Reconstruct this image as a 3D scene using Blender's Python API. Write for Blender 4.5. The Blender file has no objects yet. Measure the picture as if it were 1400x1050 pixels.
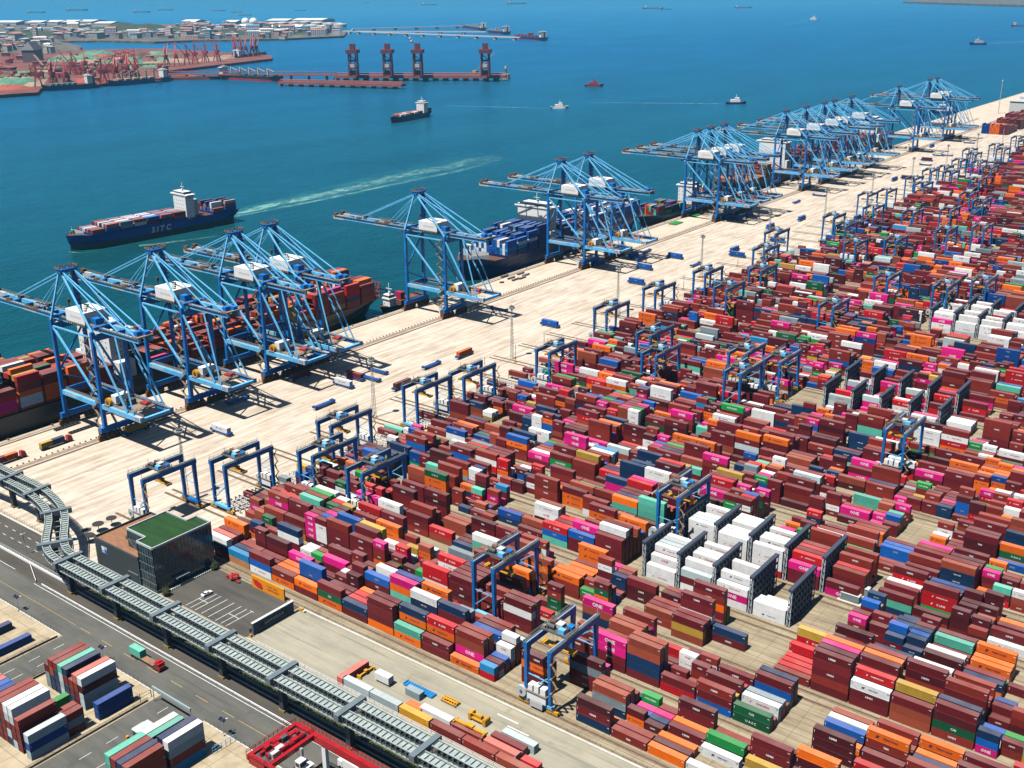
import bpy, math, random
from mathutils import Vector, Matrix
rnd = random.Random(7)
SC = bpy.context.scene
COL = SC.collection
# ------------------------------------------------------------------ camera
F_PX, PITCH, YAW, ROLL, HC = 1499.0, 20.12, 37.70, -0.52, 213.0
_a, _t, _r = map(math.radians, (YAW, PITCH, ROLL))
FW = Vector((math.cos(_a)*math.cos(_t), math.sin(_a)*math.cos(_t), -math.sin(_t)))
_rt = Vector((math.sin(_a), -math.cos(_a), 0)); _up = _rt.cross(FW)
RT = _rt*math.cos(_r)+_up*math.sin(_r); UP = -_rt*math.sin(_r)+_up*math.cos(_r)
cam_d = bpy.data.cameras.new('camera'); cam = bpy.data.objects.new('camera', cam_d); COL.objects.link(cam)
m = Matrix((RT, UP, -FW)).transposed().to_4x4(); m.translation = Vector((0, 0, HC)); cam.matrix_world = m
cam_d.sensor_width = 36; cam_d.lens = 36*F_PX/1400; cam_d.clip_start = 1; cam_d.clip_end = 60000
SC.camera = cam
SC.view_settings.view_transform = 'Standard'; SC.view_settings.look = 'None'
SC.view_settings.exposure = 0.47; SC.view_settings.gamma = 1
# ------------------------------------------------------------------ sky and sun
SUNDIR = Vector((-0.42, 0.09, 1)).normalized()
W = bpy.data.worlds.new('World'); SC.world = W; W.use_nodes = True
nt = W.node_tree; sk = nt.nodes.new('ShaderNodeTexSky'); sk.sky_type = 'NISHITA'; sk.sun_disc = False
sk.sun_elevation = math.asin(SUNDIR.z); sk.sun_rotation = math.atan2(SUNDIR.x, SUNDIR.y)
sk.air_density = 1.0; sk.dust_density = 0.2; sk.ozone_density = 3.0
bg = nt.nodes['Background']; nt.links.new(sk.outputs[0], bg.inputs[0]); bg.inputs[1].default_value = 0.05
sl = bpy.data.lights.new('sun', 'SUN'); sl.energy = 5.0; sl.angle = math.radians(0.5); sl.color = (1, 0.955, 0.88)
so = bpy.data.objects.new('sun', sl); COL.objects.link(so); so.rotation_euler = SUNDIR.to_track_quat('Z', 'Y').to_euler()
SC.cycles.max_bounces = 5; SC.cycles.diffuse_bounces = 0; SC.cycles.glossy_bounces = 2; SC.cycles.transparent_max_bounces = 8
SC.cycles.volume_bounces = 0; SC.cycles.transmission_bounces = 2; SC.cycles.caustics_reflective = False

# ------------------------------------------------------------------ helpers
def G(x, y, z=0.0):
    """where the line of sight through picture point (x, y) meets height z: used to measure where things stand"""
    d = FW*F_PX+RT*(x-700)-UP*(y-525); t = (z-HC)/d.z
    return (d.x*t, d.y*t)
def PX(X, Y, Z=0.0):
    v = Vector((X, Y, Z-HC)); d = v.dot(FW)
    if d <= 0: return (-9999, -9999)
    return (700+F_PX*v.dot(RT)/d, 525-F_PX*v.dot(UP)/d)
MATS = {}
def mat(name, rgb, rough=0.6, metal=0.0, var=0.0, scale=0.3, rgb2=None, bump=0.0, stretch=None, emit=None):
    if name in MATS: return MATS[name]
    M = bpy.data.materials.new(name); M.use_nodes = True; n = M.node_tree; b = n.nodes['Principled BSDF']
    b.inputs['Roughness'].default_value = rough; b.inputs['Metallic'].default_value = metal
    b.inputs['Base Color'].default_value = (*rgb, 1)
    if var or rgb2 or bump:
        g = n.nodes.new('ShaderNodeNewGeometry'); mp = n.nodes.new('ShaderNodeMapping')
        n.links.new(g.outputs['Position'], mp.inputs[0]); mp.inputs['Scale'].default_value = stretch or (1, 1, 1)
        no = n.nodes.new('ShaderNodeTexNoise'); no.inputs['Scale'].default_value = scale; no.inputs['Detail'].default_value = 6
        no.inputs['Roughness'].default_value = 0.65
        n.links.new(mp.outputs[0], no.inputs['Vector'])
        cr = n.nodes.new('ShaderNodeValToRGB'); cr.color_ramp.elements[0].position = 0.32; cr.color_ramp.elements[1].position = 0.68
        c2 = rgb2 or tuple(min(1, c*(1+var)) for c in rgb); c1 = rgb if rgb2 else tuple(c*(1-var) for c in rgb)
        cr.color_ramp.elements[0].color = (*c1, 1); cr.color_ramp.elements[1].color = (*c2, 1)
        n.links.new(no.outputs['Fac'], cr.inputs[0]); n.links.new(cr.outputs[0], b.inputs['Base Color'])
        if bump:
            bp = n.nodes.new('ShaderNodeBump'); bp.inputs['Strength'].default_value = bump; bp.inputs['Distance'].default_value = 0.3
            n.links.new(no.outputs['Fac'], bp.inputs['Height']); n.links.new(bp.outputs[0], b.inputs['Normal'])
    MATS[name] = M
    return M
def P(rgb, name=None, **k):
    return mat(name or 'paint_%02x%02x%02x' % tuple(int(c*255) for c in rgb), rgb, **k)
BLUE = mat('crane_blue_paint', (0.006, 0.175, 0.56), 0.42, var=0.28, scale=0.15)
LBLUE = mat('crane_light_blue_paint', (0.15, 0.50, 0.86), 0.4, var=0.2, scale=0.2)
YBLUE = mat('yard_crane_blue_paint', (0.007, 0.15, 0.46), 0.42, var=0.22, scale=0.2)
WHITE = mat('white_paint', (0.84, 0.84, 0.83), 0.5, var=0.03, scale=0.3)
GREYW = mat('pale_grey_paint', (0.5, 0.53, 0.53), 0.5, var=0.1, scale=0.4)
RUST = mat('rusty_brown_paint', (0.13, 0.06, 0.03), 0.8, var=0.5, scale=0.9)
DECK = mat('walkway_steel', (0.26, 0.20, 0.15), 0.8, var=0.3, scale=1.2)
YEL = mat('machine_yellow_paint', (0.62, 0.30, 0.02), 0.5, var=0.2, scale=0.6)
DARK = mat('dark_rubber', (0.03, 0.03, 0.033), 0.8)
DSTEEL = mat('dark_steel', (0.08, 0.09, 0.10), 0.6, var=0.3, scale=0.8)
STEEL = mat('galvanised_steel', (0.38, 0.40, 0.40), 0.5, 0.3, var=0.15, scale=0.7)
GLASS = mat('dark_window_glass', (0.02, 0.035, 0.05), 0.12)
MARK = mat('white_road_paint', (0.72, 0.72, 0.70), 0.7, var=0.15, scale=0.8)
MARKY = mat('faded_yellow_road_paint', (0.45, 0.30, 0.10), 0.7, var=0.25, scale=0.8)

class MB:
    def __init__(s): s.v = []; s.f = []; s.m = []; s.ms = []
    def mi(s, m):
        if m not in s.ms: s.ms.append(m)
        return s.ms.index(m)
    def add(s, vs, fs, m):
        b = len(s.v); k = s.mi(m); s.v += [tuple(v) for v in vs]
        for f in fs: s.f.append(tuple(b+i for i in f)); s.m.append(k)
        return s
    def box(s, x0, x1, y0, y1, z0, z1, m):
        return s.add([(x0,y0,z0),(x1,y0,z0),(x1,y1,z0),(x0,y1,z0),(x0,y0,z1),(x1,y0,z1),(x1,y1,z1),(x0,y1,z1)],
              [(3,2,1,0),(4,5,6,7),(0,1,5,4),(1,2,6,5),(2,3,7,6),(3,0,4,7)], m)
    def beam(s, p, q, w, h, m, w2=None, h2=None):
        p = Vector(p); q = Vector(q); d = (q-p).normalized(); u = Vector((0,0,1))
        if abs(d.z) > 0.93: u = Vector((0,1,0))
        r = d.cross(u).normalized(); u = r.cross(d)
        w2 = w2 or w; h2 = h2 or h; vs = []
        for c, ww, hh in ((p, w, h), (q, w2, h2)):
            for a, b in ((-1,-1),(1,-1),(1,1),(-1,1)): vs.append(c+r*(a*ww/2)+u*(b*hh/2))
        return s.add(vs, [(0,1,2,3),(7,6,5,4),(0,4,5,1),(1,5,6,2),(2,6,7,3),(3,7,4,0)], m)
    def cyl(s, p, q, r, m, n=10, r2=None):
        p = Vector(p); q = Vector(q); d = (q-p).normalized(); u = Vector((0,0,1)) if abs(d.z) < 0.9 else Vector((1,0,0))
        a = d.cross(u).normalized(); b = a.cross(d); r2 = r if r2 is None else r2
        vs = [p+(a*math.cos(t)+b*math.sin(t))*r for t in (2*math.pi*i/n for i in range(n))]+[q+(a*math.cos(t)+b*math.sin(t))*r2 for t in (2*math.pi*i/n for i in range(n))]
        return s.add(vs, [(i,(i+1)%n,n+(i+1)%n,n+i) for i in range(n)]+[tuple(range(n-1,-1,-1)), tuple(range(n,2*n))], m)
    def prism(s, pts, z0, z1, m, side=None):
        n = len(pts)
        ar = sum(pts[i][0]*pts[(i+1)%n][1]-pts[(i+1)%n][0]*pts[i][1] for i in range(n))
        if ar < 0: pts = pts[::-1]
        s.add([(x,y,z1) for x,y in pts], [tuple(range(n))], m)
        s.add([(x,y,z0) for x,y in pts]+[(x,y,z1) for x,y in pts], [(i,(i+1)%n,n+(i+1)%n,n+i) for i in range(n)], side or m)
        return s
    def rail(s, pts, m, h=1.1, w=0.08, step=2.0):
        for a, b in zip(pts, pts[1:]):
            a = Vector(a); b = Vector(b); L = (b-a).length; n = max(1, int(L/step)); up = Vector((0,0,h))
            s.beam(a+up, b+up, w, w, m); s.beam(a+up*0.5, b+up*0.5, w, w, m)
            for i in range(n+1): c = a+(b-a)*i/n; s.beam(c, c+up, w, w, m)
        return s
    def mesh(s, name):
        me = bpy.data.meshes.new(name); me.from_pydata(s.v, [], s.f)
        for m in s.ms: me.materials.append(m)
        me.polygons.foreach_set('material_index', s.m); me.update()
        return me
    def obj(s, name, parent=None, loc=None):
        o = bpy.data.objects.new(name, s.mesh(name)); COL.objects.link(o)
        if parent: o.parent = parent
        if loc: o.location = loc
        return o
def tag(o, label, cat, group=None, kind=None):
    if label:
        w_ = label.split()
        if not 4 <= len(w_) <= 16: print('LABEL', label)
        o['label'] = ' '.join(w_[:16])
    if cat: o['category'] = cat
    if group: o['group'] = group
    if kind: o['kind'] = kind
    return o
def empty(name, loc, label=None, cat=None, group=None, rz=0):
    o = bpy.data.objects.new(name, None); COL.objects.link(o); o.location = loc; o.rotation_euler = (0,0,rz); o.empty_display_size = 2
    return tag(o, label, cat, group)
def struct(mb, name): return tag(mb.obj(name), None, None, None, 'structure')
KIDS = {}
def copy_tree(src, loc, rz=0, label=None, scale=None):
    r = src.copy(); COL.objects.link(r); r.location = loc; r.rotation_euler = (0,0,rz)
    if label: tag(r, label, None)
    if src.name not in KIDS: KIDS[src.name] = [(c, list(c.children)) for c in src.children]
    for ch, gs in KIDS[src.name]:
        c = ch.copy(); COL.objects.link(c); c.parent = r
        for g in gs: d = g.copy(); COL.objects.link(d); d.parent = c
    return r
ORD = 'first second third fourth fifth sixth seventh eighth ninth tenth eleventh twelfth thirteenth fourteenth fifteenth sixteenth seventeenth eighteenth nineteenth twentieth'.split()
def od(i):
    if i < 20: return ORD[i]
    t = ['twenty', 'thirty', 'forty', 'fifty'][(i+1)//10-2]; u = (i+1) % 10
    return t+'-'+ORD[u-1] if u else {20:'twentieth',30:'thirtieth',40:'fortieth'}[i+1]
TXT = {}
def text_geo(s, res=2, bold=0.025, shear=0):
    k = (s, res, bold, shear)
    if k in TXT: return TXT[k]
    cu = bpy.data.curves.new('lettering', 'FONT'); cu.body = s; cu.resolution_u = res; cu.offset = bold; cu.fill_mode = 'FRONT'; cu.shear = shear
    o = bpy.data.objects.new('lettering', cu); COL.objects.link(o)
    dg = bpy.context.evaluated_depsgraph_get(); me = bpy.data.meshes.new_from_object(o.evaluated_get(dg))
    vs = [(v.co.x, v.co.y) for v in me.vertices]; fs = [tuple(p.vertices) for p in me.polygons]
    bpy.data.objects.remove(o); bpy.data.curves.remove(cu); bpy.data.meshes.remove(me)
    if vs:
        x0 = min(v[0] for v in vs); x1 = max(v[0] for v in vs); y0 = min(v[1] for v in vs); y1 = max(v[1] for v in vs); h = max(y1-y0, 1e-3)
        vs = [((x-(x0+x1)/2)/h, (y-(y0+y1)/2)/h) for x, y in vs]; w = (x1-x0)/h
    else: w = 1
    TXT[k] = (vs, fs, w)
    return TXT[k]
def add_text(mb, s, c, right, up, h, m, maxw=None, res=2, bold=0.025, shear=0):
    vs, fs, w = text_geo(s, res, bold, shear); sx = h
    if maxw and w*h > maxw: sx = maxw/w
    c = Vector(c); right = Vector(right); up = Vector(up)
    mb.add([c+right*(x*sx)+up*(y*h) for x, y in vs], fs, m)
# ------------------------------------------------------------------ setting: sea, land, roads
def water_mat():
    M = bpy.data.materials.new('sea_water'); M.use_nodes = True; n = M.node_tree; b = n.nodes['Principled BSDF']
    b.inputs['Roughness'].default_value = 0.3; b.inputs['IOR'].default_value = 1.33; b.inputs['Specular IOR Level'].default_value = 0.40; b.inputs['Specular Tint'].default_value = (0.10, 0.60, 1, 1)
    g = n.nodes.new('ShaderNodeNewGeometry')
    def noise(scale, det, st=(1,1,1)):
        mp = n.nodes.new('ShaderNodeMapping'); mp.inputs['Scale'].default_value = st; mp.inputs['Rotation'].default_value = (0,0,0.6)
        n.links.new(g.outputs['Position'], mp.inputs[0])
        t = n.nodes.new('ShaderNodeTexNoise'); t.inputs['Scale'].default_value = scale; t.inputs['Detail'].default_value = det
        n.links.new(mp.outputs[0], t.inputs['Vector']); return t
    big = noise(0.0026, 7, (1, 2.6, 1)); fine = noise(0.16, 5, (1, 1.8, 1)); mid = noise(0.035, 8, (1, 2.5, 1))
    cr = n.nodes.new('ShaderNodeValToRGB'); cr.color_ramp.elements[0].position = 0.38; cr.color_ramp.elements[1].position = 0.62
    cr.color_ramp.elements[0].color = (0.0016, 0.068, 0.098, 1); cr.color_ramp.elements[1].color = (0.0022, 0.102, 0.155, 1)
    ad = n.nodes.new('ShaderNodeMath'); ad.operation = 'MULTIPLY_ADD'; ad.inputs[1].default_value = 0.5
    n.links.new(mid.outputs['Fac'], ad.inputs[0]); 
    h = n.nodes.new('ShaderNodeMath'); h.operation = 'MULTIPLY'; h.inputs[1].default_value = 0.5; n.links.new(big.outputs['Fac'], h.inputs[0]); n.links.new(h.outputs[0], ad.inputs[2])
    n.links.new(ad.outputs[0], cr.inputs[0])
    # green inshore to blue offshore, with distant sky reflection and haze painted into colour
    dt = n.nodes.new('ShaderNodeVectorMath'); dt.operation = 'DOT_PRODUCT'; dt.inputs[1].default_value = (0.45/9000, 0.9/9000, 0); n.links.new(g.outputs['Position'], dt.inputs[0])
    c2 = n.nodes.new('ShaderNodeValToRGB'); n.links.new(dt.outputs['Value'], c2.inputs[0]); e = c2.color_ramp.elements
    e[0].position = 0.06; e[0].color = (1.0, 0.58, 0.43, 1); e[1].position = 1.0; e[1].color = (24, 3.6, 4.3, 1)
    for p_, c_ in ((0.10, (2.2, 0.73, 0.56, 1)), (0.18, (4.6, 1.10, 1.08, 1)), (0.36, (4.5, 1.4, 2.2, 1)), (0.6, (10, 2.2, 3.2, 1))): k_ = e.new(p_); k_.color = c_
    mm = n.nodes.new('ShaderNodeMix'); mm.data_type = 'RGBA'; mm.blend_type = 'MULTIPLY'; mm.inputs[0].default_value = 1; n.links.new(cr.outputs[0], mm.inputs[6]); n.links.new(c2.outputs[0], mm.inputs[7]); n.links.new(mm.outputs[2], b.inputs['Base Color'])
    b1 = n.nodes.new('ShaderNodeBump'); b1.inputs['Strength'].default_value = 0.85; b1.inputs['Distance'].default_value = 1.6
    n.links.new(fine.outputs['Fac'], b1.inputs['Height']); n.links.new(b1.outputs[0], b.inputs['Normal'])
    b.inputs['Specular IOR Level'].default_value = 0.0; b.inputs['Roughness'].default_value = 1.0   # body colour of the water; its mirror part follows
    gl = n.nodes.new('ShaderNodeBsdfGlossy'); gl.inputs['Roughness'].default_value = 0.25; gl.inputs['Color'].default_value = (0.16, 0.66, 1.0, 1); n.links.new(b1.outputs[0], gl.inputs['Normal'])
    fr = n.nodes.new('ShaderNodeFresnel'); fr.inputs['IOR'].default_value = 1.33; n.links.new(b1.outputs[0], fr.inputs['Normal'])
    mxs = n.nodes.new('ShaderNodeMixShader'); n.links.new(fr.outputs[0], mxs.inputs[0]); n.links.new(b.outputs[0], mxs.inputs[1]); n.links.new(gl.outputs[0], mxs.inputs[2]); n.links.new(mxs.outputs[0], n.nodes['Material Output'].inputs['Surface'])
    return M
ZW = -3.5
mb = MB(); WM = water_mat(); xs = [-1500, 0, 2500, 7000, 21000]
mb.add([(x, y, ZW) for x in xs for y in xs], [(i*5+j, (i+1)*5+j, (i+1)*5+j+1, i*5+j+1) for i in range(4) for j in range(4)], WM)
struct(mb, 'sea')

def concrete(name, c1, c2, streak=(0.03, 0.35, 1), joints=None, sc=1.0, tyre=None):
    """pale slabs, streaked along the traffic direction, blotched, with joints"""
    c1 = tuple(v*.94 for v in c1); c2 = tuple(v*.94 for v in c2)
    M = bpy.data.materials.new(name); M.use_nodes = True; n = M.node_tree; b = n.nodes['Principled BSDF']; b.inputs['Roughness'].default_value = 0.85
    g = n.nodes.new('ShaderNodeNewGeometry')
    def noise(scale, st, det=5):
        mp = n.nodes.new('ShaderNodeMapping'); mp.inputs['Scale'].default_value = st; n.links.new(g.outputs['Position'], mp.inputs[0])
        t = n.nodes.new('ShaderNodeTexNoise'); t.inputs['Scale'].default_value = scale; t.inputs['Detail'].default_value = det; t.inputs['Roughness'].default_value = 0.65
        n.links.new(mp.outputs[0], t.inputs['Vector']); return t.outputs['Fac']
    def mix(f, a, bb, mode='MIX'):
        x = n.nodes.new('ShaderNodeMix'); x.data_type = 'RGBA'; x.blend_type = mode
        if isinstance(f, (int, float)): x.inputs[0].default_value = f
        else: n.links.new(f, x.inputs[0])
        for s, v in ((6, a), (7, bb)):
            if isinstance(v, tuple): x.inputs[s].default_value = (*v, 1)
            else: n.links.new(v, x.inputs[s])
        return x.outputs[2]
    def ramp(f, a, bb):
        r = n.nodes.new('ShaderNodeMapRange'); r.inputs[1].default_value = a; r.inputs[2].default_value = bb; n.links.new(f, r.inputs[0]); return r.outputs[0]
    col = mix(ramp(noise(1.0*sc, streak), 0.38, 0.62), c1, c2)
    col = mix(ramp(noise(0.045*sc, (1, 1, 1)), 0.35, 0.7), col, mix(0.5, col, tuple(min(1, c*1.25) for c in c2)))
    if tyre:
        tf = ramp(noise(1.0, tyre, 3), 0.56, 0.66); t2 = n.nodes.new('ShaderNodeMath'); t2.operation = 'MULTIPLY'; t2.inputs[1].default_value = 0.42; n.links.new(tf, t2.inputs[0]); col = mix(t2.outputs[0], col, tuple(c*0.42 for c in c1))
        st = ramp(noise(0.09, (1, 1.6, 1), 6), 0.60, 0.72); s3 = n.nodes.new('ShaderNodeMath'); s3.operation = 'MULTIPLY'; s3.inputs[1].default_value = 0.6; n.links.new(st, s3.inputs[0]); col = mix(s3.outputs[0], col, (c1[0]*.75, c1[1]*.62, c1[2]*.5))
    dk = ramp(noise(0.6*sc, (streak[0]*1.5, streak[1]*2, 1)), 0.60, 0.75)
    dm = n.nodes.new('ShaderNodeMath'); dm.operation = 'MULTIPLY'; dm.inputs[1].default_value = 0.4; n.links.new(dk, dm.inputs[0])
    col = mix(dm.outputs[0], col, tuple(c*0.5 for c in c1))
    if joints:
        sp = n.nodes.new('ShaderNodeSeparateXYZ'); n.links.new(g.outputs['Position'], sp.inputs[0])
        for ax, pitch, w, off in joints:
            a = n.nodes.new('ShaderNodeMath'); a.operation = 'ADD'; a.inputs[1].default_value = off+10000*pitch; n.links.new(sp.outputs[ax], a.inputs[0])
            d = n.nodes.new('ShaderNodeMath'); d.operation = 'MODULO'; d.inputs[1].default_value = pitch; n.links.new(a.outputs[0], d.inputs[0])
            l = n.nodes.new('ShaderNodeMath'); l.operation = 'LESS_THAN'; l.inputs[1].default_value = w; n.links.new(d.outputs[0], l.inputs[0])
            s2 = n.nodes.new('ShaderNodeMath'); s2.operation = 'MULTIPLY'; s2.inputs[1].default_value = 0.55; n.links.new(l.outputs[0], s2.inputs[0])
            col = mix(s2.outputs[0], col, tuple(c*0.45 for c in c1))
    n.links.new(col, b.inputs['Base Color'])
    return M
APRON = concrete('quay_apron_concrete', (0.38, 0.285, 0.20), (0.62, 0.55, 0.46), tyre=(0.006, 0.55, 1), joints=[(1, 7.5, 0.12, 2), (0, 9.0, 0.1, 0)])
YARD = concrete('yard_slab_concrete', (0.22, 0.17, 0.11), (0.36, 0.30, 0.20), streak=(0.3, 0.05, 1), tyre=(0.8, 0.02, 1), joints=[(0, 2.95, 0.3, 0.6), (1, 6.35, 0.2, 0)])
LANE = concrete('lane_concrete', (0.25, 0.24, 0.19), (0.36, 0.33, 0.25), streak=(0.25, 0.03, 1), tyre=(0.5, 0.012, 1), joints=[(0, 6.2, 0.1, 0)])
ASPH = concrete('asphalt', (0.050, 0.047, 0.042), (0.085, 0.079, 0.068), streak=(0.3, 0.03, 1))
ASPH2 = concrete('worn_asphalt', (0.075, 0.077, 0.070), (0.115, 0.113, 0.100), streak=(0.2, 0.04, 1), tyre=(0.4, 0.008, 1))
SLAB = concrete('roadside_slab_concrete', (0.30, 0.24, 0.15), (0.46, 0.38, 0.26), streak=(0.15, 0.15, 1), joints=[(0, 8, 0.25, 0), (1, 10, 0.25, 0)])
QW = concrete('quay_edge_concrete', (0.46, 0.37, 0.28), (0.60, 0.52, 0.42), streak=(0.04, 0.4, 1))
mb = MB(); mb.prism([(-300, -600), (2600, -600), (2600, 560), (1960, 560), (1960, 512), (1900, 510), (-300, 510)], -8, 0, YARD, DSTEEL)
struct(mb, 'port_ground')
def sheet(name, x0, x1, y0, y1, z, m):
    mb = MB(); mb.add([(x0,y0,z),(x1,y0,z),(x1,y1,z),(x0,y1,z)], [(0,1,2,3)], m); return struct(mb, name)
sheet('quay_apron', 201.5, 1958, 347.5, 473.0, 0.004, APRON)
sheet('quay_strip', -300, 1898, 473.0, 507.0, 0.008, QW)
sheet('quay_apron', -300, 201.5, 399.0, 473.0, 0.006, APRON)
sheet('quay_tongue', 1640, 2590, 473.2, 558, 0.014, QW)
mb = MB(); mb.box(-300, 1899, 507.0, 509.9, 0.02, 0.28, mat('edge_coping', (0.42, 0.34, 0.26), 0.8, var=0.2)); struct(mb, 'quay_edge_kerb')
# roads
sheet('near_road', 164.6, 178.9, -100, 600, 0.012, ASPH2)
sheet('road_shoulder', 178.9, 184.6, -100, 600, 0.013, concrete('brown_asphalt', (0.052, 0.046, 0.037), (0.078, 0.068, 0.054), streak=(0.3, 0.03, 1)))
sheet('inner_road', 188.0, 200.8, -100, 600, 0.012, ASPH)
sheet('verge', 184.6, 188.0, -100, 600, 0.016, ASPH)
sheet('side_road', 40, 164.6, 311.5, 326.5, 0.010, ASPH2)
sheet('side_road', 40, 164.6, 248.5, 270.0, 0.010, ASPH2)
sheet('roadside_yard', 40, 164.6, 327.2, 500, 0.008, SLAB)
sheet('roadside_yard', 40, 164.6, 270.0, 311.5, 0.006, SLAB)
sheet('roadside_yard', 40, 164.6, 100, 248.5, 0.006, SLAB)
sheet('service_lane', 201.6, 226.2, -100, 273.6, 0.010, LANE)
sheet('car_park', 202.2, 227.0, 274.2, 322.5, 0.014, ASPH)
def stripes(name, segs, z, m, w=0.16):
    mb = MB()
    for (x0, y0), (x1, y1) in segs:
        d = Vector((x1-x0, y1-y0, 0)).normalized(); s = Vector((-d.y, d.x, 0))*w/2; a = Vector((x0,y0,z)); b = Vector((x1,y1,z))
        mb.add([a-s, b-s, b+s, a+s], [(0,1,2,3)], m)
    return struct(mb, name)
stripes('road_marking', [((177.9, -100), (177.9, 368)), ((179.4, 384), (179.4, 560))], 0.02, MARK, 0.2)
stripes('yellow_road_marking', [((171.1, y), (171.1, y+6)) for y in range(60, 326, 13)], 0.02, MARKY, 0.2)
stripes('yellow_road_marking', [((171.1, 329), (171.1, 420)), ((171.1, 214), (171.1, 240))], 0.022, MARKY, 0.15)
stripes('lane_dash', [((x, y), (x, y+2.4)) for x in (192.2, 196.4) for y in range(270, 560, 6)], 0.02, MARK, 0.22)
stripes('lane_dash', [((194.3, y), (194.3, y+3.4)) for y in range(60, 268, 7)], 0.02, mat('orange_road_paint', (0.5, 0.27, 0.07)), 0.28)
stripes('side_road_dash', [((x, y), (x+4, y)) for y in (316.5, 321.5, 255.5, 263.0) for x in range(50, 160, 9)], 0.02, MARK, 0.16)
stripes('lane_arrow', [((221.5, 178), (221.5, 170)), ((218.8, 172), (218.8, 164))], 0.02, MARK, 0.45)
stripes('edge_line', [((224.0, -60), (224.0, 272))], 0.02, mat('ochre_road_paint', (0.42, 0.33, 0.16), var=0.3), 0.15)
# parking bays
PL = []
for y in (308.6, 305.8, 303.2, 299.5, 295.6, 291.6, 288.5, 285.7): PL.append(((202.8, y), (214.6, y)))
PL += [((208.7, 308.6), (208.7, 303.2)), ((208.7, 291.6), (208.7, 285.7)), ((214.6, 309.6), (214.6, 307.6)), ((214.6, 286.7), (214.6, 284.7))]
stripes('parking_line', PL, 0.02, MARK, 0.2)
# kerbs and barrier lines of the setting
def kerb(name, x0, x1, y0, y1, h, m): mb = MB(); mb.box(x0, x1, y0, y1, 0.005, h, m); struct(mb, name)
CK = mat('pale_kerb_concrete', (0.55, 0.52, 0.45), 0.8, var=0.15)
kerb('road_kerb', 184.4, 184.9, -100, 351, 0.25, CK)
kerb('road_kerb', 200.8, 201.4, -100, 600, 0.2, CK)
kerb('yard_kerb', 226.2, 226.9, -100, 273.5, 0.35, CK)
kerb('road_kerb', 164.0, 164.5, 100, 247, 0.15, CK)
kerb('road_kerb', 164.0, 164.5, 272, 311, 0.15, CK)
kerb('road_kerb', 164.0, 164.5, 327, 560, 0.15, CK)
# quay crane rails with their dark trenches
for X0, X1, Yr in ((-300, 1890, 505.0), (-300, 1890, 470.0)):
    mb = MB(); mb.box(X0, X1, Yr-0.9, Yr+0.9, 0.012, 0.03, mat('rail_trench', (0.16, 0.11, 0.07), 0.9, var=0.3)); mb.box(X0, X1, Yr-0.12, Yr+0.12, 0.03, 0.16, DSTEEL); struct(mb, 'crane_rail')
mb = MB(); mb.box(-300, 1890, 472.2, 475.4, 0.016, 0.10, mat('cable_trench_cover', (0.27, 0.20, 0.15), 0.9, var=0.3))
for i in range(0, 640): mb.box(-20+i*3, -19.3+i*3, 475.9, 476.4, 0.02, 0.5, RUST)
struct(mb, 'cable_trench')
# bollards on the quay edge, one thing each
bo = MB().cyl((0,0,0.28), (0,0,0.95), 0.38, DSTEEL, 10).cyl((0,0,0.95), (0,0,1.25), 0.62, DSTEEL, 10, 0.5)
b0 = None
for i in range(34):
    X = 150+i*24
    if b0 is None: b0 = bo.obj('mooring_bollard', loc=(X, 508.6, 0)); b = b0
    else: b = b0.copy(); COL.objects.link(b); b.location = (X, 508.6, 0)
    tag(b, 'dark steel mooring bollard on the edge of the container quay', 'bollard', 'mooring bollards along the quay edge')
# yard tracks
BP = 29.07; BX = 231.4; NB = 50
mb = MB(); RB = mat('rail_ballast', (0.20, 0.14, 0.09), 0.9, var=0.3, scale=0.6); RS = mat('rail_top', (0.10, 0.07, 0.055), 0.6)
for k in range(NB):
    x0 = BX+BP*k; ylo = max(-80, 0.22*x0-40)
    for xr in (x0, x0+25.1):
        mb.box(xr-0.75, xr+0.75, ylo, 395, 0.012, 0.05, RB); mb.box(xr-0.1, xr+0.1, ylo, 395, 0.05, 0.22, RS)
struct(mb, 'yard_crane_tracks')
# light metal track guards beside the nearest rail
mb = MB(); mb.rail([(227.6, y, 0.0) for y in range(20, 330, 8)], DSTEEL, 0.9, 0.06, 4.0)
tag(mb.obj('track_fence'), 'low dark rail fence on posts beside the nearest yard track', 'fence')
mb = MB(); mb.rail([(201.9, y, 0.2) for y in range(20, 275, 8)], WHITE, 1.2, 0.09, 2.0); mb.box(201.75, 202.05, 20, 274, 0.0, 0.45, CK)
tag(mb.obj('road_fence'), 'white metal fence between the service lane and the inner road', 'fence')
mb = MB(); mb.rail([(201.7, y, 0.2) for y in range(392, 560, 8)], DSTEEL, 1.6, 0.07, 2.0)
tag(mb.obj('apron_fence'), 'dark mesh fence dividing the quay apron from the inner road', 'fence')
mb = MB(); mb.rail([(178.8, y, 0.1) for y in range(-20, 372, 8)], WHITE, 0.8, 0.2, 3.0)
tag(mb.obj('road_barrier'), 'white guard rail along the near road under the elevated gallery', 'barrier')
mb = MB(); pp = [(185.2, y, 1.0) for y in range(352, 560, 8)]; mb.rail(pp, GREYW, 1.4, 0.1, 2.0)
for a, b in zip(pp, pp[1:]): mb.beam((a[0], a[1], 0.5), (b[0], b[1], 0.5), 0.5, 0.95, WHITE)
tag(mb.obj('parapet_barrier'), 'white parapet with grey railing between the two roads', 'barrier')
mb = MB(); mb.rail([(178.8, 368, 0.1), (184.9, 383, 0.1)], WHITE, 0.9, 0.14, 2)
tag(mb.obj('barrier_end'), 'short white rail linking the guard rail to the parapet', 'barrier')
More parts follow.
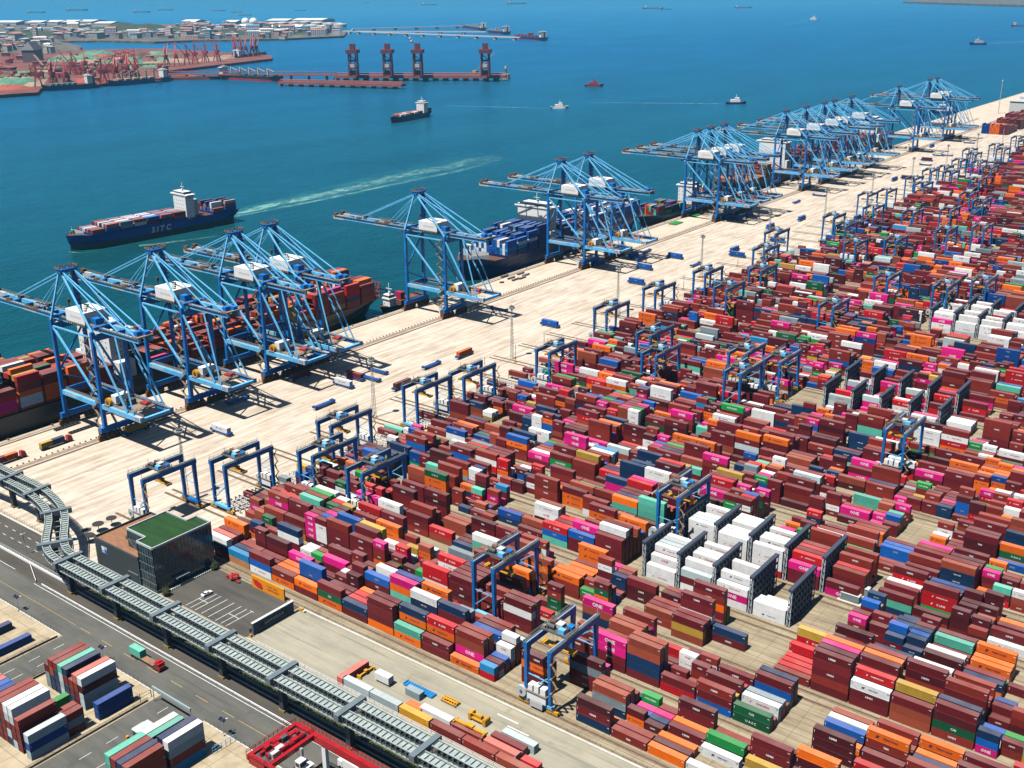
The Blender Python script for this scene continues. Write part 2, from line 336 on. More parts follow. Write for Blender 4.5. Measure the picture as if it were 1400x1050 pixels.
for a, b, t in ((327.5, 500, 'seaward of the side road'), (271, 311, 'beside the tall stacks'), (100, 247, 'beside the red crane')):
    mb = MB(); n = max(2, int((b-a)/6)); mb.rail([(164.2, a+(b-a)*i/n, 0.15) for i in range(n+1)], DSTEEL, 1.5, 0.07, 2.0)
    tag(mb.obj('roadside_fence'), 'thin dark roadside fence '+t, 'fence', 'dark roadside fences')
for yy, a, b, t in ((327.4, 60, 163, 'along the far side road'), (310.8, 60, 163, 'behind the tall stacks'), (270.8, 60, 160, 'between the stacks and the side road')):
    mb = MB(); mb.box(a, b, yy-0.2, yy+0.2, 0, 0.8, mat('barrier_concrete', (0.38, 0.32, 0.22), 0.9, var=0.25)); mb.rail([(a+i*5, yy, 0.8) for i in range(int((b-a)/5)+1)], DECK, 0.6, 0.08, 2.5)
    tag(mb.obj('concrete_barrier'), 'low concrete barrier with a rail '+t, 'barrier', 'low concrete barriers')
# ------------------------------------------------------------------ ship-to-shore cranes
def make_sts():
    r = empty('ship_to_shore_crane', (0,0,0), None, 'gantry crane', 'blue ship-to-shore cranes along the quay')
    LX, LY = 8.6, -35.0
    for sx in (-1, 1):
        x = sx*LX
        MB().beam((x,0,4), (x,0,56.5), 1.9, 1.8, BLUE, 1.6, 1.6).obj('leg', r)
        mb = MB().beam((x,LY,4), (x,LY,56), 1.9, 1.9, BLUE, 1.6, 1.7)
        lg = mb.obj('leg', r)
        # side portal beam running landward past the leg
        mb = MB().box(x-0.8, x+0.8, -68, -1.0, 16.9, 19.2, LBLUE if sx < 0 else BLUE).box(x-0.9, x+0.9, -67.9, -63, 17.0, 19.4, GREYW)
        for i in range(3): mb.box(x-0.93, x+0.93, -66.6+i*1.2, -66.0+i*1.2, 17.3, 19.0, BLUE)
        mb.box(x-sx*1.0-0.35, x-sx*1.0+0.35, -68, -1, 19.2, 19.35, DECK); mb.rail([(x-sx*1.2, -68, 19.35), (x-sx*1.2, -2, 19.35)], STEEL, 1.1, 0.12, 2.5)
        mb.box(x-0.83, x+0.83, -14, -4, 17.6, 18.6, GREYW)
        mb.obj('portal_beam', r)
        MB().beam((x,-0.8,52.5), (x,LY+0.6,20.2), 0.9, 0.9, LBLUE).obj('diagonal_brace', r)
        MB().beam((x,-0.8,53.2), (x,LY+0.6,53.2), 0.7, 0.7, LBLUE).obj('top_tie', r)
        MB().beam((x,LY-1,52.5), (x,-56.5,19.6), 0.75, 0.75, LBLUE).obj('hanger_rod', r)
        MB().beam((x*0.45,LY-12,54.6), (x,-61.5,19.6), 0.6, 0.6, LBLUE).obj('hanger_rod', r)
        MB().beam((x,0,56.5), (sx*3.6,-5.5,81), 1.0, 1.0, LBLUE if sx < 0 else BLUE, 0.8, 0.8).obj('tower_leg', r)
        MB().beam((x*0.98,LY,56), (sx*3.4,-6.5,80.5), 0.8, 0.8, LBLUE, 0.8, 0.8).obj('back_leg', r)
        MB().beam((sx*3.2,-6,81), (sx*3.3,49,57.8), 0.55, 0.55, LBLUE).obj('forestay', r)
        MB().beam((sx*2.9,-6,79.8), (sx*3.3,21,57.6), 0.35, 0.35, LBLUE).obj('forestay', r)
        MB().beam((sx*2.9,-6,79.8), (sx*3.3,16.5,57.6), 0.3, 0.3, LBLUE).obj('forestay', r)
        MB().beam((sx*3.2,-7,81), (sx*3.3,-63,57.6), 0.5, 0.5, LBLUE).obj('backstay', r)
        MB().beam((sx*3.2,-7,80.6), (sx*3.3,-49,57.6), 0.45, 0.45, LBLUE).obj('backstay', r)
        # boom girder
        mb = MB().box(sx*3.3-0.75, sx*3.3+0.75, -66.5, 73.5, 54.9, 57.1, LBLUE)
        mb.box(sx*3.3-0.8, sx*3.3+0.8, 64, 74, 54.6, 57.4, GREYW).box(sx*3.3-0.79, sx*3.3+0.79, 22, 34, 54.9, 57.1, GREYW)
        mb.box(sx*4.25-0.45, sx*4.25+0.45, -66, 73, 57.1, 57.22, DECK).rail([(sx*4.7, -66, 57.2), (sx*4.7, 73, 57.2)], DECK, 1.1, 0.12, 3.0)
        for y in (70.5, 47, 20): mb.box(sx*3.3-1.2, sx*3.3+0.9, y, y+3.2, 57.4, 58.6+0.4*(y > 60), RUST)
        mb.obj('boom_girder', r)
    mb = MB()
    for y in (73, 60, 48, 36, 24, 12, 2, -12, -22, -34, -46, -56): MB().box(-2.5, 2.5, y-0.4, y+0.4, 55.0, 56.9, BLUE).obj('cross_tie', r)
    mb.box(-4.2, 4.2, -66.9, -62, 57.4, 58.0, DECK).box(-3.4, -0.4, -65, -62.4, 58.0, 60.2, BLUE).box(0.6, 3.4, -66, -62.6, 58.0, 59.6, BLUE).beam((-2,-64,58), (2,-60,61.5), 0.4, 0.4, BLUE)
    mb.obj('boom_end_platform', r)
    mb = MB()
    for y, z, h in ((0,51.2,3), (LY,51.2,3), (0,57.0,1.4), (LY,57.0,1.2)): MB().box(-7.5, 7.5, y-0.95, y+0.95, z, z+h, BLUE).obj('top_cross_beam', r)
    for y, z0, z1, m_ in ((LY,16.6,19.4,BLUE), (0,16.6,19.4,BLUE), (-67.2,17.1,18.6,LBLUE)): MB().box(-7.7, 7.7, y-0.8, y+0.8, z0, z1, m_).obj('portal_cross_beam', r)
    for y in (0, LY):
        MB().box(-11.5, 11.5, y-1.0, y+1.0, 4.2, 6.8, BLUE).obj('sill_beam', r)
        for s in (-1, 1):
            mb = MB()
            mb.box(min(s*1.2,s*12), max(s*1.2,s*12), y-0.3, y+0.3, 2.6, 3.4, RUST)
            for i in range(4):
                cx = s*(2.6+i*2.9+0.2); mb.box(cx-1.25, cx+1.25, y-0.8, y+0.8, 1.0, 3.1, RUST).box(cx-0.4, cx+0.4, y-0.6, y+0.6, 3.1, 4.2, RUST)
                for w in (-0.7, 0.7): mb.cyl((cx+w, y-0.35, 0.75), (cx+w, y+0.35, 0.75), 0.6, DSTEEL, 8)
            mb.box(s*12.6-0.5, s*12.6+0.5, y-0.5, y+0.5, 1.0, 2.2, mat('buffer_orange', (0.5, 0.12, 0.02)))
            mb.obj('bogie_set', r)
    mb = MB().box(-4.6, 4.6, -8.2, -4.0, 80.2, 81.8, BLUE).box(-4.4, 4.4, -8.2, -4.0, 81.8, 81.95, BLUE).rail([(-5,-3.7,81.9), (5,-3.7,81.9), (5,-8.5,81.9), (-5,-8.5,81.9), (-5,-3.7,81.9)], DECK, 1.3, 0.18, 1.6)
    for x in (-3.6, -1.0, 2.2, 4.2): mb.cyl((x-0.3,-5.6,82.6), (x+0.3,-5.6,82.6), 0.8, RUST, 10)
    mb.box(3.4, 5.0, -7.6, -6.6, 80.9, 82.4, RUST)
    mb.obj('tower_head', r)
    mb = MB().box(2.4, 4.6, -7.4, -5.4, 58.6, 80.2, BLUE)
    for i in range(8): mb.box(2.3, 5.4, -8.2, -5.2, 60+i*2.6, 60.3+i*2.6, DSTEEL)
    mb.obj('tower_ladder', r)
    # machinery house
    mb = MB().box(-6.6, 6.6, -27.0, -11.0, 57.8, 63.6, WHITE).box(-6.8, 6.8, -27.2, -10.8, 57.3, 57.8, DECK).box(-5.3, 3.5, -33, -27.7, 57.4, 58.0, DECK)
    for i in range(4): mb.box(-4.5+i*2.3, -3.3+i*2.3, -25+i*3, -23+i*3, 63.6, 64.4, GREYW)
    for i in range(9): mb.box(-6.9, -6.5, -26.6+i*1.75, -26.0+i*1.75, 56.5, 57.3, DECK)
    mb.box(-6.63, -6.6, -24, -15, 60.0, 61.2, mat('faded_grey_lettering', (0.62, 0.64, 0.66)))
    h = mb.obj('machinery_house', r)
    MB().box(-4.0, 0.5, -32.5, -28.2, 58.0, 61.0, BLUE).obj('electrical_room', h)
    mb = MB().box(6.9, 7.2, -20, -19.7, 57.4, 70, RUST).box(6.4, 7.7, -20.4, -19.2, 68.4, 70.0, RUST).box(-3.0, -2.7, -9, -8.7, 57.4, 67, RUST).box(-3.6, -2.1, -9.3, -8.4, 65.4, 67.2, RUST)
    mb.obj('flood_light_mast', h)
    # trolley, cabin, spreader
    mb = MB().box(-4.4, 4.4, 5.0, 10.0, 53.6, 54.6, DSTEEL).box(-2.2, 2.2, 5.4, 9.6, 52.6, 53.6, BLUE); t = mb.obj('main_trolley', r)
    mb = MB().box(-3.8, -1.6, 1.6, 4.6, 50.6, 53.6, WHITE).box(-3.85, -1.55, 2.6, 4.65, 51.0, 52.4, GLASS); mb.obj('operator_cabin', t)
    # portal platform, hut, cable reel, stairs
    mb = MB().box(-7.6, 7.6, -56, -37, 18.2, 18.5, DECK).rail([(-7.2,-56,18.5), (7.2,-56,18.5)], STEEL, 1.1, 0.12, 2).box(-2.6, 2.8, -47.5, -41, 18.5, 21.4, DSTEEL).box(-5.8, -3.6, -53, -51, 18.5, 20.3, BLUE).rail([(-6.8,-40,18.5), (-6.8,-52,18.5)], STEEL, 1.1, 0.12, 2)
    mb.box(-6.6, -5.2, -44, -40, 18.5, 19.6, RUST).box(3.4, 6.6, -54, -49, 18.5, 19.6, mat('faded_red_paint', (0.35, 0.03, 0.03), var=0.3))
    pf = mb.obj('portal_platform', r)
    MB().box(-6.2, 1.8, -44.0, -40.2, 20.2, 24.2, WHITE).box(-2.0, 2.2, -40.2, -38.2, 19.2, 22.6, GREYW).obj('portal_trolley_house', pf)
    mb = MB().cyl((-LX-0.2,LY-5.6,21.2), (-LX+1.4,LY-5.6,21.2), 2.1, YEL, 14).cyl((-LX-0.6,LY-5.6,21.2), (-LX+1.8,LY-5.6,21.2), 0.9, RUST, 10).box(-LX-1, -LX+1.6, LY-7.4, LY-3.6, 19.3, 19.8, DECK).beam((-LX,LY-3,19.5), (-LX,LY+6,14), 0.5, 0.5, RUST); mb.obj('cable_reel', r)
    MB().box(-LX+1.6, -LX+4.4, LY+5, LY+8.2, 1.2, 6.0, WHITE).box(-LX+1.4, -LX+4.6, LY+4.8, LY+8.4, 6.0, 6.2, GREYW).box(-LX-1.6, -LX+1.0, LY+2.2, LY+4.2, 0.6, 5.4, RUST).obj('checker_cabin', r)
    mb = MB(); y0 = LY+2.2; z = 6.0; i = 0
    while z < 53:
        ya, yb = (LY+1.4, LY+5.2) if i % 2 == 0 else (LY+5.2, LY+1.4)
        mb.beam((-LX-1.3,ya,z), (-LX-1.3,yb,z+3.4), 0.9, 0.35, DECK).box(-LX-1.9, -LX-0.4, yb-0.8, yb+0.8, z+3.3, z+3.55, DECK).rail([(-LX-1.8,yb-0.8,z+3.5), (-LX-1.8,yb+0.8,z+3.5)], DECK, 1.0, 0.15, 1.5)
        z += 3.4; i += 1
    mb.obj('stair_tower', r)
    for p, q_ in (((-7.8,0,27), (7.8,0,19.6)), ((-7.8,LY,44), (7.8,LY,20)), ((7.8,0,50), (-7.8,0,30))): MB().beam(p, q_, 0.75, 0.75, BLUE).obj('end_brace', r)
    return r
STS_X = [285, 337, 389.5, 415.5, 545, 711, 750, 933, 959, 986, 1129, 1181, 1232, 1260, 1313, 1477, 1600, 1632]
sts0 = make_sts()
for i, X in enumerate(STS_X):
    lab = 'blue ship-to-shore gantry crane with white machinery house, %s of eighteen along the quay counted from the road' % od(i)
    lab = 'tall blue quay crane with white machinery house, %s along the quay from the road end' % od(i)
    if i == 0: sts0.location = (X, 505, 0); tag(sts0, lab, None)
    else: copy_tree(sts0, (X, 505, 0), 0, lab)

# ------------------------------------------------------------------ yard cranes (one design, equipment on the near or the far legs)
def make_yard(flip, full=True):
    r = empty('yard_gantry_crane', (0,0,0), None, 'gantry crane', 'blue rail-mounted yard cranes over the container blocks') if full else None
    GA, H, LYc = 25.1, 22.6, 4.6
    if full:
        for x in (0, GA):
            for s in (-1, 1):
                MB().beam((x,s*LYc,2.9), (x,s*(LYc-0.2),H-0.6), 1.15, 0.95, YBLUE, 1.75, 1.15).obj('leg', r)
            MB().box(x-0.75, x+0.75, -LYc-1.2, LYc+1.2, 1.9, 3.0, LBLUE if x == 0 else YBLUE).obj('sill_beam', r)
            mb = MB()
            for y in (-6.6, -4.4, 4.4, 6.6): mb.box(x-0.55, x+0.55, y-1.0, y+1.0, 0.55, 1.7, YEL).box(x-0.25, x+0.25, y-0.3, y+0.3, 1.7, 2.0, YEL).cyl((x-0.2,y-0.6,0.55), (x+0.2,y-0.6,0.55), 0.42, DARK, 8).cyl((x-0.2,y+0.6,0.55), (x+0.2,y+0.6,0.55), 0.42, DARK, 8)
            mb.box(x-0.5, x+0.5, -6.8, 6.8, 1.2, 1.6, RUST); mb.obj('bogie_set', r)
        for s in (-1, 1):
            mb = MB().box(-0.9, GA+0.9, s*LYc-0.75, s*LYc+0.75, H-1.9, H, YBLUE).box(-0.6, GA+0.6, s*(LYc+0.35)-0.45, s*(LYc+0.35)+0.45, H, H+0.1, DSTEEL).box(-0.6, GA+0.6, s*(LYc-0.5)-0.12, s*(LYc-0.5)+0.12, H, H+0.22, GREYW)
            mb.rail([(-0.6, s*(LYc+0.75), H), (GA+0.6, s*(LYc+0.75), H)], STEEL, 1.0, 0.09, 2.5).beam((-0.5,s*LYc,H), (-0.5,s*LYc,H+2.6), 0.12, 0.12, GREYW).beam((GA+0.5,s*LYc,H), (GA+0.5,s*LYc,H+2.2), 0.12, 0.12, GREYW)
            mb.obj('girder', r)
        for x in (0, GA):
            MB().beam((x,-LYc+0.4,17.5 if x else 13), (x,LYc-0.4,11 if x else 5.2), 0.35, 0.35, LBLUE).beam((x,-LYc+0.4,11.0), (x,LYc-0.4,11.4), 0.25, 0.25, LBLUE).obj('side_brace', r)
        tx = 11.0 if not flip else 9.0
        mb = MB().box(tx-3.2, tx+3.2, -LYc-0.6, LYc+0.6, H+0.25, H+0.7, DSTEEL).box(tx-2.6, tx-0.9, -3.4, -1.2, H+0.7, H+2.2, LBLUE).box(tx-0.2, tx+2.4, -1.0, 1.4, H+0.7, H+2.0, GREYW).cyl((tx-1.5,0.6,H+1.6), (tx-1.5,3.4,H+1.6), 0.8, DSTEEL, 10).cyl((tx+1.2,2.0,H+1.5), (tx+1.2,4.0,H+1.5), 0.7, RUST, 10)
        mb.box(tx+1.0, tx+2.8, -4.0, -2.0, H+0.7, H+1.8, BLUE).box(tx-0.4, tx+0.6, -3.6, -2.2, H+0.7, H+1.7, RUST).box(tx-2.8, tx-1.6, 3.6, 4.6, H+0.7, H+1.6, DECK).rail([(tx-3.1,-LYc-0.4,H+0.7), (tx+3.1,-LYc-0.4,H+0.7), (tx+3.1,LYc+0.4,H+0.7)], DECK, 1.1, 0.1, 1.6).beam((tx-2.9,2.8,H+0.7), (tx-2.9,2.8,H+4.2), 0.15, 0.15, DECK)
        tr = mb.obj('trolley', r)
        mb = MB().box(tx-1.2, tx+1.2, -5.9, 5.9, 16.4, 16.8, YEL).box(tx-1.0, tx+1.0, -1.6, 1.6, 16.8, 17.9, YEL)
        for s in (-1, 1): mb.box(tx-1.25, tx+1.25, s*5.9-0.3, s*5.9+0.3, 16.0, 17.0, YEL)
        sp = mb.obj('spreader', r)
        mb = MB()
        for a in (-1, 1):
            for b in (-1, 1): mb.beam((tx+a*0.8,b*1.3,17.8), (tx+a*1.2,b*2.0,H-0.2), 0.06, 0.06, DSTEEL)
        mb.obj('hoist_rope', sp)
        x = GA if flip else 0; sgn = 1 if flip else -1
        mb = MB().box(x-1.3, x+1.3, -3.6, 3.6, 3.2, 5.9, WHITE).box(x-1.25, x+1.25, -3.4, -1.4, 6.3, 8.6, WHITE).box(x-1.25, x+1.25, -0.8, 1.0, 6.3, 8.8, WHITE).box(x-1.25, x+1.25, 1.5, 3.2, 6.3, 8.4, WHITE).box(x-1.6, x+1.6, -3.9, 3.9, 6.0, 6.2, DECK)
        mb.box(x+sgn*1.35-0.1, x+sgn*1.35+0.1, -2.4, 2.4, 1.0, 3.0, GREYW)
        mb.obj('electrical_house', r)
        MB().cyl((x+sgn*1.3,5.9,4.6), (x+sgn*0.2,5.9,4.6), 1.9, GREYW, 16).cyl((x+sgn*1.5,5.9,4.6), (x+sgn*0.0,5.9,4.6), 0.5, DSTEEL, 10).obj('cable_drum', r)
        mb = MB(); z = 3.0; i = 0
        while z < 20:
            a, b = (-5.4, -7.4) if i % 2 == 0 else (-7.4, -5.4)
            mb.beam((x+sgn*0.8,a,z), (x+sgn*0.8,b,z+2.6), 0.6, 0.18, mat('ochre_stair_steel', (0.34, 0.22, 0.09), 0.7)).box(x+sgn*0.8-0.5, x+sgn*0.8+0.5, b-0.4, b+0.4, z+2.5, z+2.62, DECK); z += 2.6; i += 1
        mb.obj('access_stair', r)
        return r
    mb = MB()
    for x in (0, GA):
        for s in (-1, 1): mb.beam((x,s*LYc,2.9), (x,s*LYc,H-1.9), 1.15, 0.95, YBLUE, 1.6, 1.15)
        mb.box(x-0.6, x+0.6, -7, 7, 0.5, 1.7, YEL).box(x-0.7, x+0.7, -5.5, 5.5, 1.7, 2.9, YBLUE).beam((x,-LYc+0.4,17.5), (x,LYc-0.4,9), 0.35, 0.35, LBLUE)
    for s in (-1, 1): mb.box(-0.9, GA+0.9, s*LYc-0.75, s*LYc+0.75, H-1.9, H, YBLUE).box(-0.6, GA+0.6, s*LYc-0.5, s*LYc+0.5, H, H+0.15, DECK)
    tx = 12; mb.box(tx-3, tx+3, -5.2, 5.2, H+0.2, H+0.7, DSTEEL).box(tx-2.6, tx+2.0, -3, 2, H+0.7, H+2.2, GREYW).box(tx-1.2, tx+1.2, -5.9, 5.9, 16, 16.9, YEL)
    mb.box(GA-1.3 if flip else -1.3, GA+1.3 if flip else 1.3, -3.5, 3.5, 3.2, 8.2, WHITE)
    o = mb.obj('yard_gantry_crane'); return tag(o, None, 'gantry crane', 'blue rail-mounted yard cranes over the container blocks')
# (block, Y of the crane's middle, equipment on the far legs)
YC = [(0,375.5,0),(1,359.6,1),(3,356,1),(2,336.8,0),(2,307,0),(5,356,1),(6,349.5,1),(8,336.7,0),(11,356,0),(13,355.6,1),(10,307.4,1),(9,286.4,0),(14,318.8,0),(9,236.5,1),(10,228,0),(4,190.8,0),(0,169.5,0),(1,214.5,1),
      (20,365,0),(18,347,0),(25,339,0),(16,322,1),(20,299,1),(21,278,0),(26,281,0),(29,290,1),(25,304,0),(23,257,1),(24,237,0),(33,363,1),(36,359,0),(39,373,1),(36,338,0),(41,359,0),(17,203.5,0),(18,187,1),(8,141.5,0),(10,249,0),(17,243,1),(14,246,0),
      (33,342,0),(30,342,1),(38,360,1),(28,270,0),(27,366,0),(23,352,1),(28,358,1),(31,361,0),(34,357,0),(15,350,1),(44,356,0),(46,352,1),(43,340,0),(40,343,1),(22,330,0),(32,306,1),(35,318,0)]
protos = {}
for i, (k, y, fl) in enumerate(sorted(YC)):
    full = k < 24; key = (full, fl); loc = (BX+BP*k, y, 0)
    same = [c for c in sorted(YC, key=lambda c: c[1]) if c[0] == k]; 
    where = '' if len(same) == 1 else (', landward one of that block' if same[0][1] == y else ', seaward one of that block')
    lab = 'blue yard crane over the %s container block%s' % (od(k), where)
    if key not in protos:
        o = make_yard(fl, full); o.location = loc; protos[key] = o; tag(o, lab, None)
    else: copy_tree(protos[key], loc, 0, lab)

# ------------------------------------------------------------------ elevated conveyor gallery
GFR = mat('gallery_frame_paint', (0.13, 0.17, 0.18), 0.6, var=0.15, scale=0.5); GPN = mat('gallery_pale_panel', (0.33, 0.39, 0.38), 0.5, var=0.2, scale=0.6); GPL = mat('gallery_end_beam', (0.13, 0.165, 0.185), 0.6, var=0.12)
GDK = mat('gallery_column_paint', (0.035, 0.05, 0.065), 0.6, var=0.2)
r = empty('conveyor_gallery', (182.5, 300, 0), 'long grey twin-truss elevated gallery on T-shaped columns above the near roads', 'elevated gallery')
def off(mb): mb.v = [(x-182.5, y-300, z) for x, y, z in mb.v]; return mb
def truss(name, c0, c1, w=3.0, z0=12.0, z1=14.7):
    mb = MB(); c0 = Vector((*c0, 0)); c1 = Vector((*c1, 0)); L = (c1-c0).length; d = (c1-c0)/L; s = Vector((d.y, -d.x, 0)); n = max(1, round(L/1.9))
    for q in (-1, 1):
        for z in (z0, z1): mb.beam(c0+s*q*w/2+Vector((0,0,z)), c1+s*q*w/2+Vector((0,0,z)), 0.28, 0.28, GPN)
    mb.beam(c0+Vector((0,0,z0-0.1)), c1+Vector((0,0,z0-0.1)), w-0.5, 0.12, DSTEEL)
    for i in range(n+1):
        c = c0+d*(L*i/n)
        for q in (-1, 1): mb.beam(c+s*q*w/2+Vector((0,0,z0)), c+s*q*w/2+Vector((0,0,z1)), 0.2, 0.2, GFR)
        mb.beam(c-s*w/2+Vector((0,0,z1)), c+s*w/2+Vector((0,0,z1)), 0.14, 0.16, GFR)
        if i < n:
            e = c+d*(L/n)
            mb.beam(c+d*0.2+Vector((0,0,z1-0.25)), e-d*0.25+Vector((0,0,z1-0.25)), w-0.45, 0.06, GPN)
            mb.beam(c+d*0.25+s*(-w/2+0.02)+Vector((0,0,(z0+z1)/2-0.2)), e-d*0.3+s*(-w/2+0.02)+Vector((0,0,(z0+z1)/2-0.2)), 0.06, (z1-z0)*0.5, GPN)
            mb.beam(c+s*w/2+Vector((0,0,z0)), e+s*w/2+Vector((0,0,z1)), 0.1, 0.1, GFR)
    return off(mb).obj(name, r)
def tbeam(a, b, zc=14.2, col=True):
    mb = MB(); a = Vector((*a, zc)); b = Vector((*b, zc)); d = (b-a).normalized()
    mb.beam(a-d*0.8, b+d*0.8, 2.0, 2.2, GPL); off(mb).obj('cross_beam', r)
    if col:
        c = (a+b)/2; mb = MB().beam((c.x,c.y+0.9,0), (c.x,c.y+0.9,zc-1.1), 1.9, 1.9, GDK).box(c.x-1.2, c.x+1.2, c.y-0.35, c.y+2.15, 0, 0.8, mat('column_foot_ochre', (0.3, 0.2, 0.06))); off(mb).obj('column', r)
ys = [349.2-29.4*i for i in range(9)]
for i, y in enumerate(ys):
    tbeam((177.9, y), (187.9, y))
    if i < len(ys)-1:
        truss('truss_gallery', (180.0, y-1.2), (180.0, ys[i+1]+1.2)); truss('truss_gallery', (185.8, y-1.2), (185.8, ys[i+1]+1.2))
KN = [((203.6, 434.5), (213.3, 435.5)), ((202.3, 412.7), (213.1, 413.4)), ((197.0, 390.5), (206.5, 386.5)), ((181.8, 367.0), (191.5, 361.5)), ((177.9, 349.2), (187.9, 349.2))]
for i, (a, b) in enumerate(KN[:-1]): tbeam(a, b, col=(i < 4))
def lerp(a, b, t): return (a[0]+(b[0]-a[0])*t, a[1]+(b[1]-a[1])*t)
def cat(p0, p1, p2, p3, t):
    return tuple(0.5*((2*p1[j])+(-p0[j]+p2[j])*t+(2*p0[j]-5*p1[j]+4*p2[j]-p3[j])*t*t+(-p0[j]+3*p1[j]-3*p2[j]+p3[j])*t**3) for j in (0, 1))
for side in (0.21, 0.79):
    pts = [(203.9 if side < .5 else 211.9, 465)]+[lerp(a, b, side) for a, b in KN]+[(180.0 if side < .5 else 185.8, 325)]
    for i in range(len(pts)-2):
        p0 = pts[max(0, i-1)]; seg = [cat(p0, pts[i], pts[i+1], pts[i+2], t/4) for t in range(5)]
        for a, b in zip(seg, seg[1:]): truss('truss_gallery', a, b, 2.6)
mb = MB()
for i in range(len(KN)-1):
    for t in range(1, 6):
        a = lerp(lerp(KN[i][0], KN[i+1][0], t/6), lerp(KN[i][1], KN[i+1][1], t/6), 0.25); b = lerp(lerp(KN[i][0], KN[i+1][0], t/6), lerp(KN[i][1], KN[i+1][1], t/6), 0.75)
        mb.beam((*a, 12.3), (*b, 12.3), 0.3, 0.3, GPN)
off(mb).obj('tie_bar', r)
# planter and dark rail under the gallery
HG = mat('planter_hedge_leaf', (0.03, 0.055, 0.012), 0.8, rgb2=(0.16, 0.20, 0.03), scale=0.8)
mb = MB(); rr = random.Random(3)
for i in range(5200):
    x = 185.6+rr.random()*2.0; y = 100+rr.random()*245; z = 0.5+rr.random()*0.8; s = 0.18+rr.random()*0.22; a = rr.random()*6.28
    d = Vector((math.cos(a), math.sin(a), rr.uniform(-.6, .6)))*s; e = Vector((-math.sin(a), math.cos(a), rr.uniform(-.6, .9)))*s; c = Vector((x, y, z))
    mb.add([c-d, c+e, c+d, c-e], [(0,1,2,3)], HG)
tag(mb.obj('hedge'), 'low flowering green hedge in the strip beneath the elevated gallery', 'hedge', kind='stuff')
mb = MB().box(185.2, 185.5, 90, 345, 0.0, 1.5, GDK).box(185.0, 185.6, 90, 345, 1.5, 1.8, GPL).box(187.7, 187.95, 90, 345, 0.0, 0.6, GPL); tag(mb.obj('planter_wall'), 'dark low wall along the hedge beneath the elevated gallery', 'wall')
# ------------------------------------------------------------------ shipping containers
PAL = {'maroon': (0.150, 0.012, 0.017), 'brick red': (0.235, 0.026, 0.018), 'dark brown': (0.075, 0.008, 0.013), 'rust brown': (0.31, 0.062, 0.032), 'orange': (0.86, 0.15, 0.006), 'pink': (0.72, 0.010, 0.21),
       'red': (0.52, 0.010, 0.016), 'white': (0.86, 0.86, 0.85), 'navy': (0.006, 0.032, 0.095), 'blue': (0.006, 0.10, 0.40), 'teal': (0.10, 0.46, 0.34), 'green': (0.006, 0.28, 0.055), 'dark green': (0.006, 0.10, 0.04),
       'grey': (0.22, 0.28, 0.31), 'ochre': (0.52, 0.32, 0.045), 'pale blue': (0.02, 0.27, 0.56), 'pale grey': (0.48, 0.57, 0.58), 'tan': (0.42, 0.18, 0.07), 'deep blue': (0.003, 0.055, 0.25), 'yellow': (0.76, 0.36, 0.02), 'salmon': (0.52, 0.13, 0.10)}
WTS = [('maroon', 32), ('brick red', 20), ('dark brown', 8), ('rust brown', 6), ('orange', 7), ('pink', 5.5), ('red', 5.5), ('white', 7.5), ('navy', 6), ('blue', 4), ('teal', 1.6), ('green', 2.2), ('dark green', 1.4), ('grey', 2.2), ('ochre', 1.6), ('pale blue', 1), ('pale grey', 1.6), ('deep blue', 1.6)]
CN, CW = zip(*WTS)
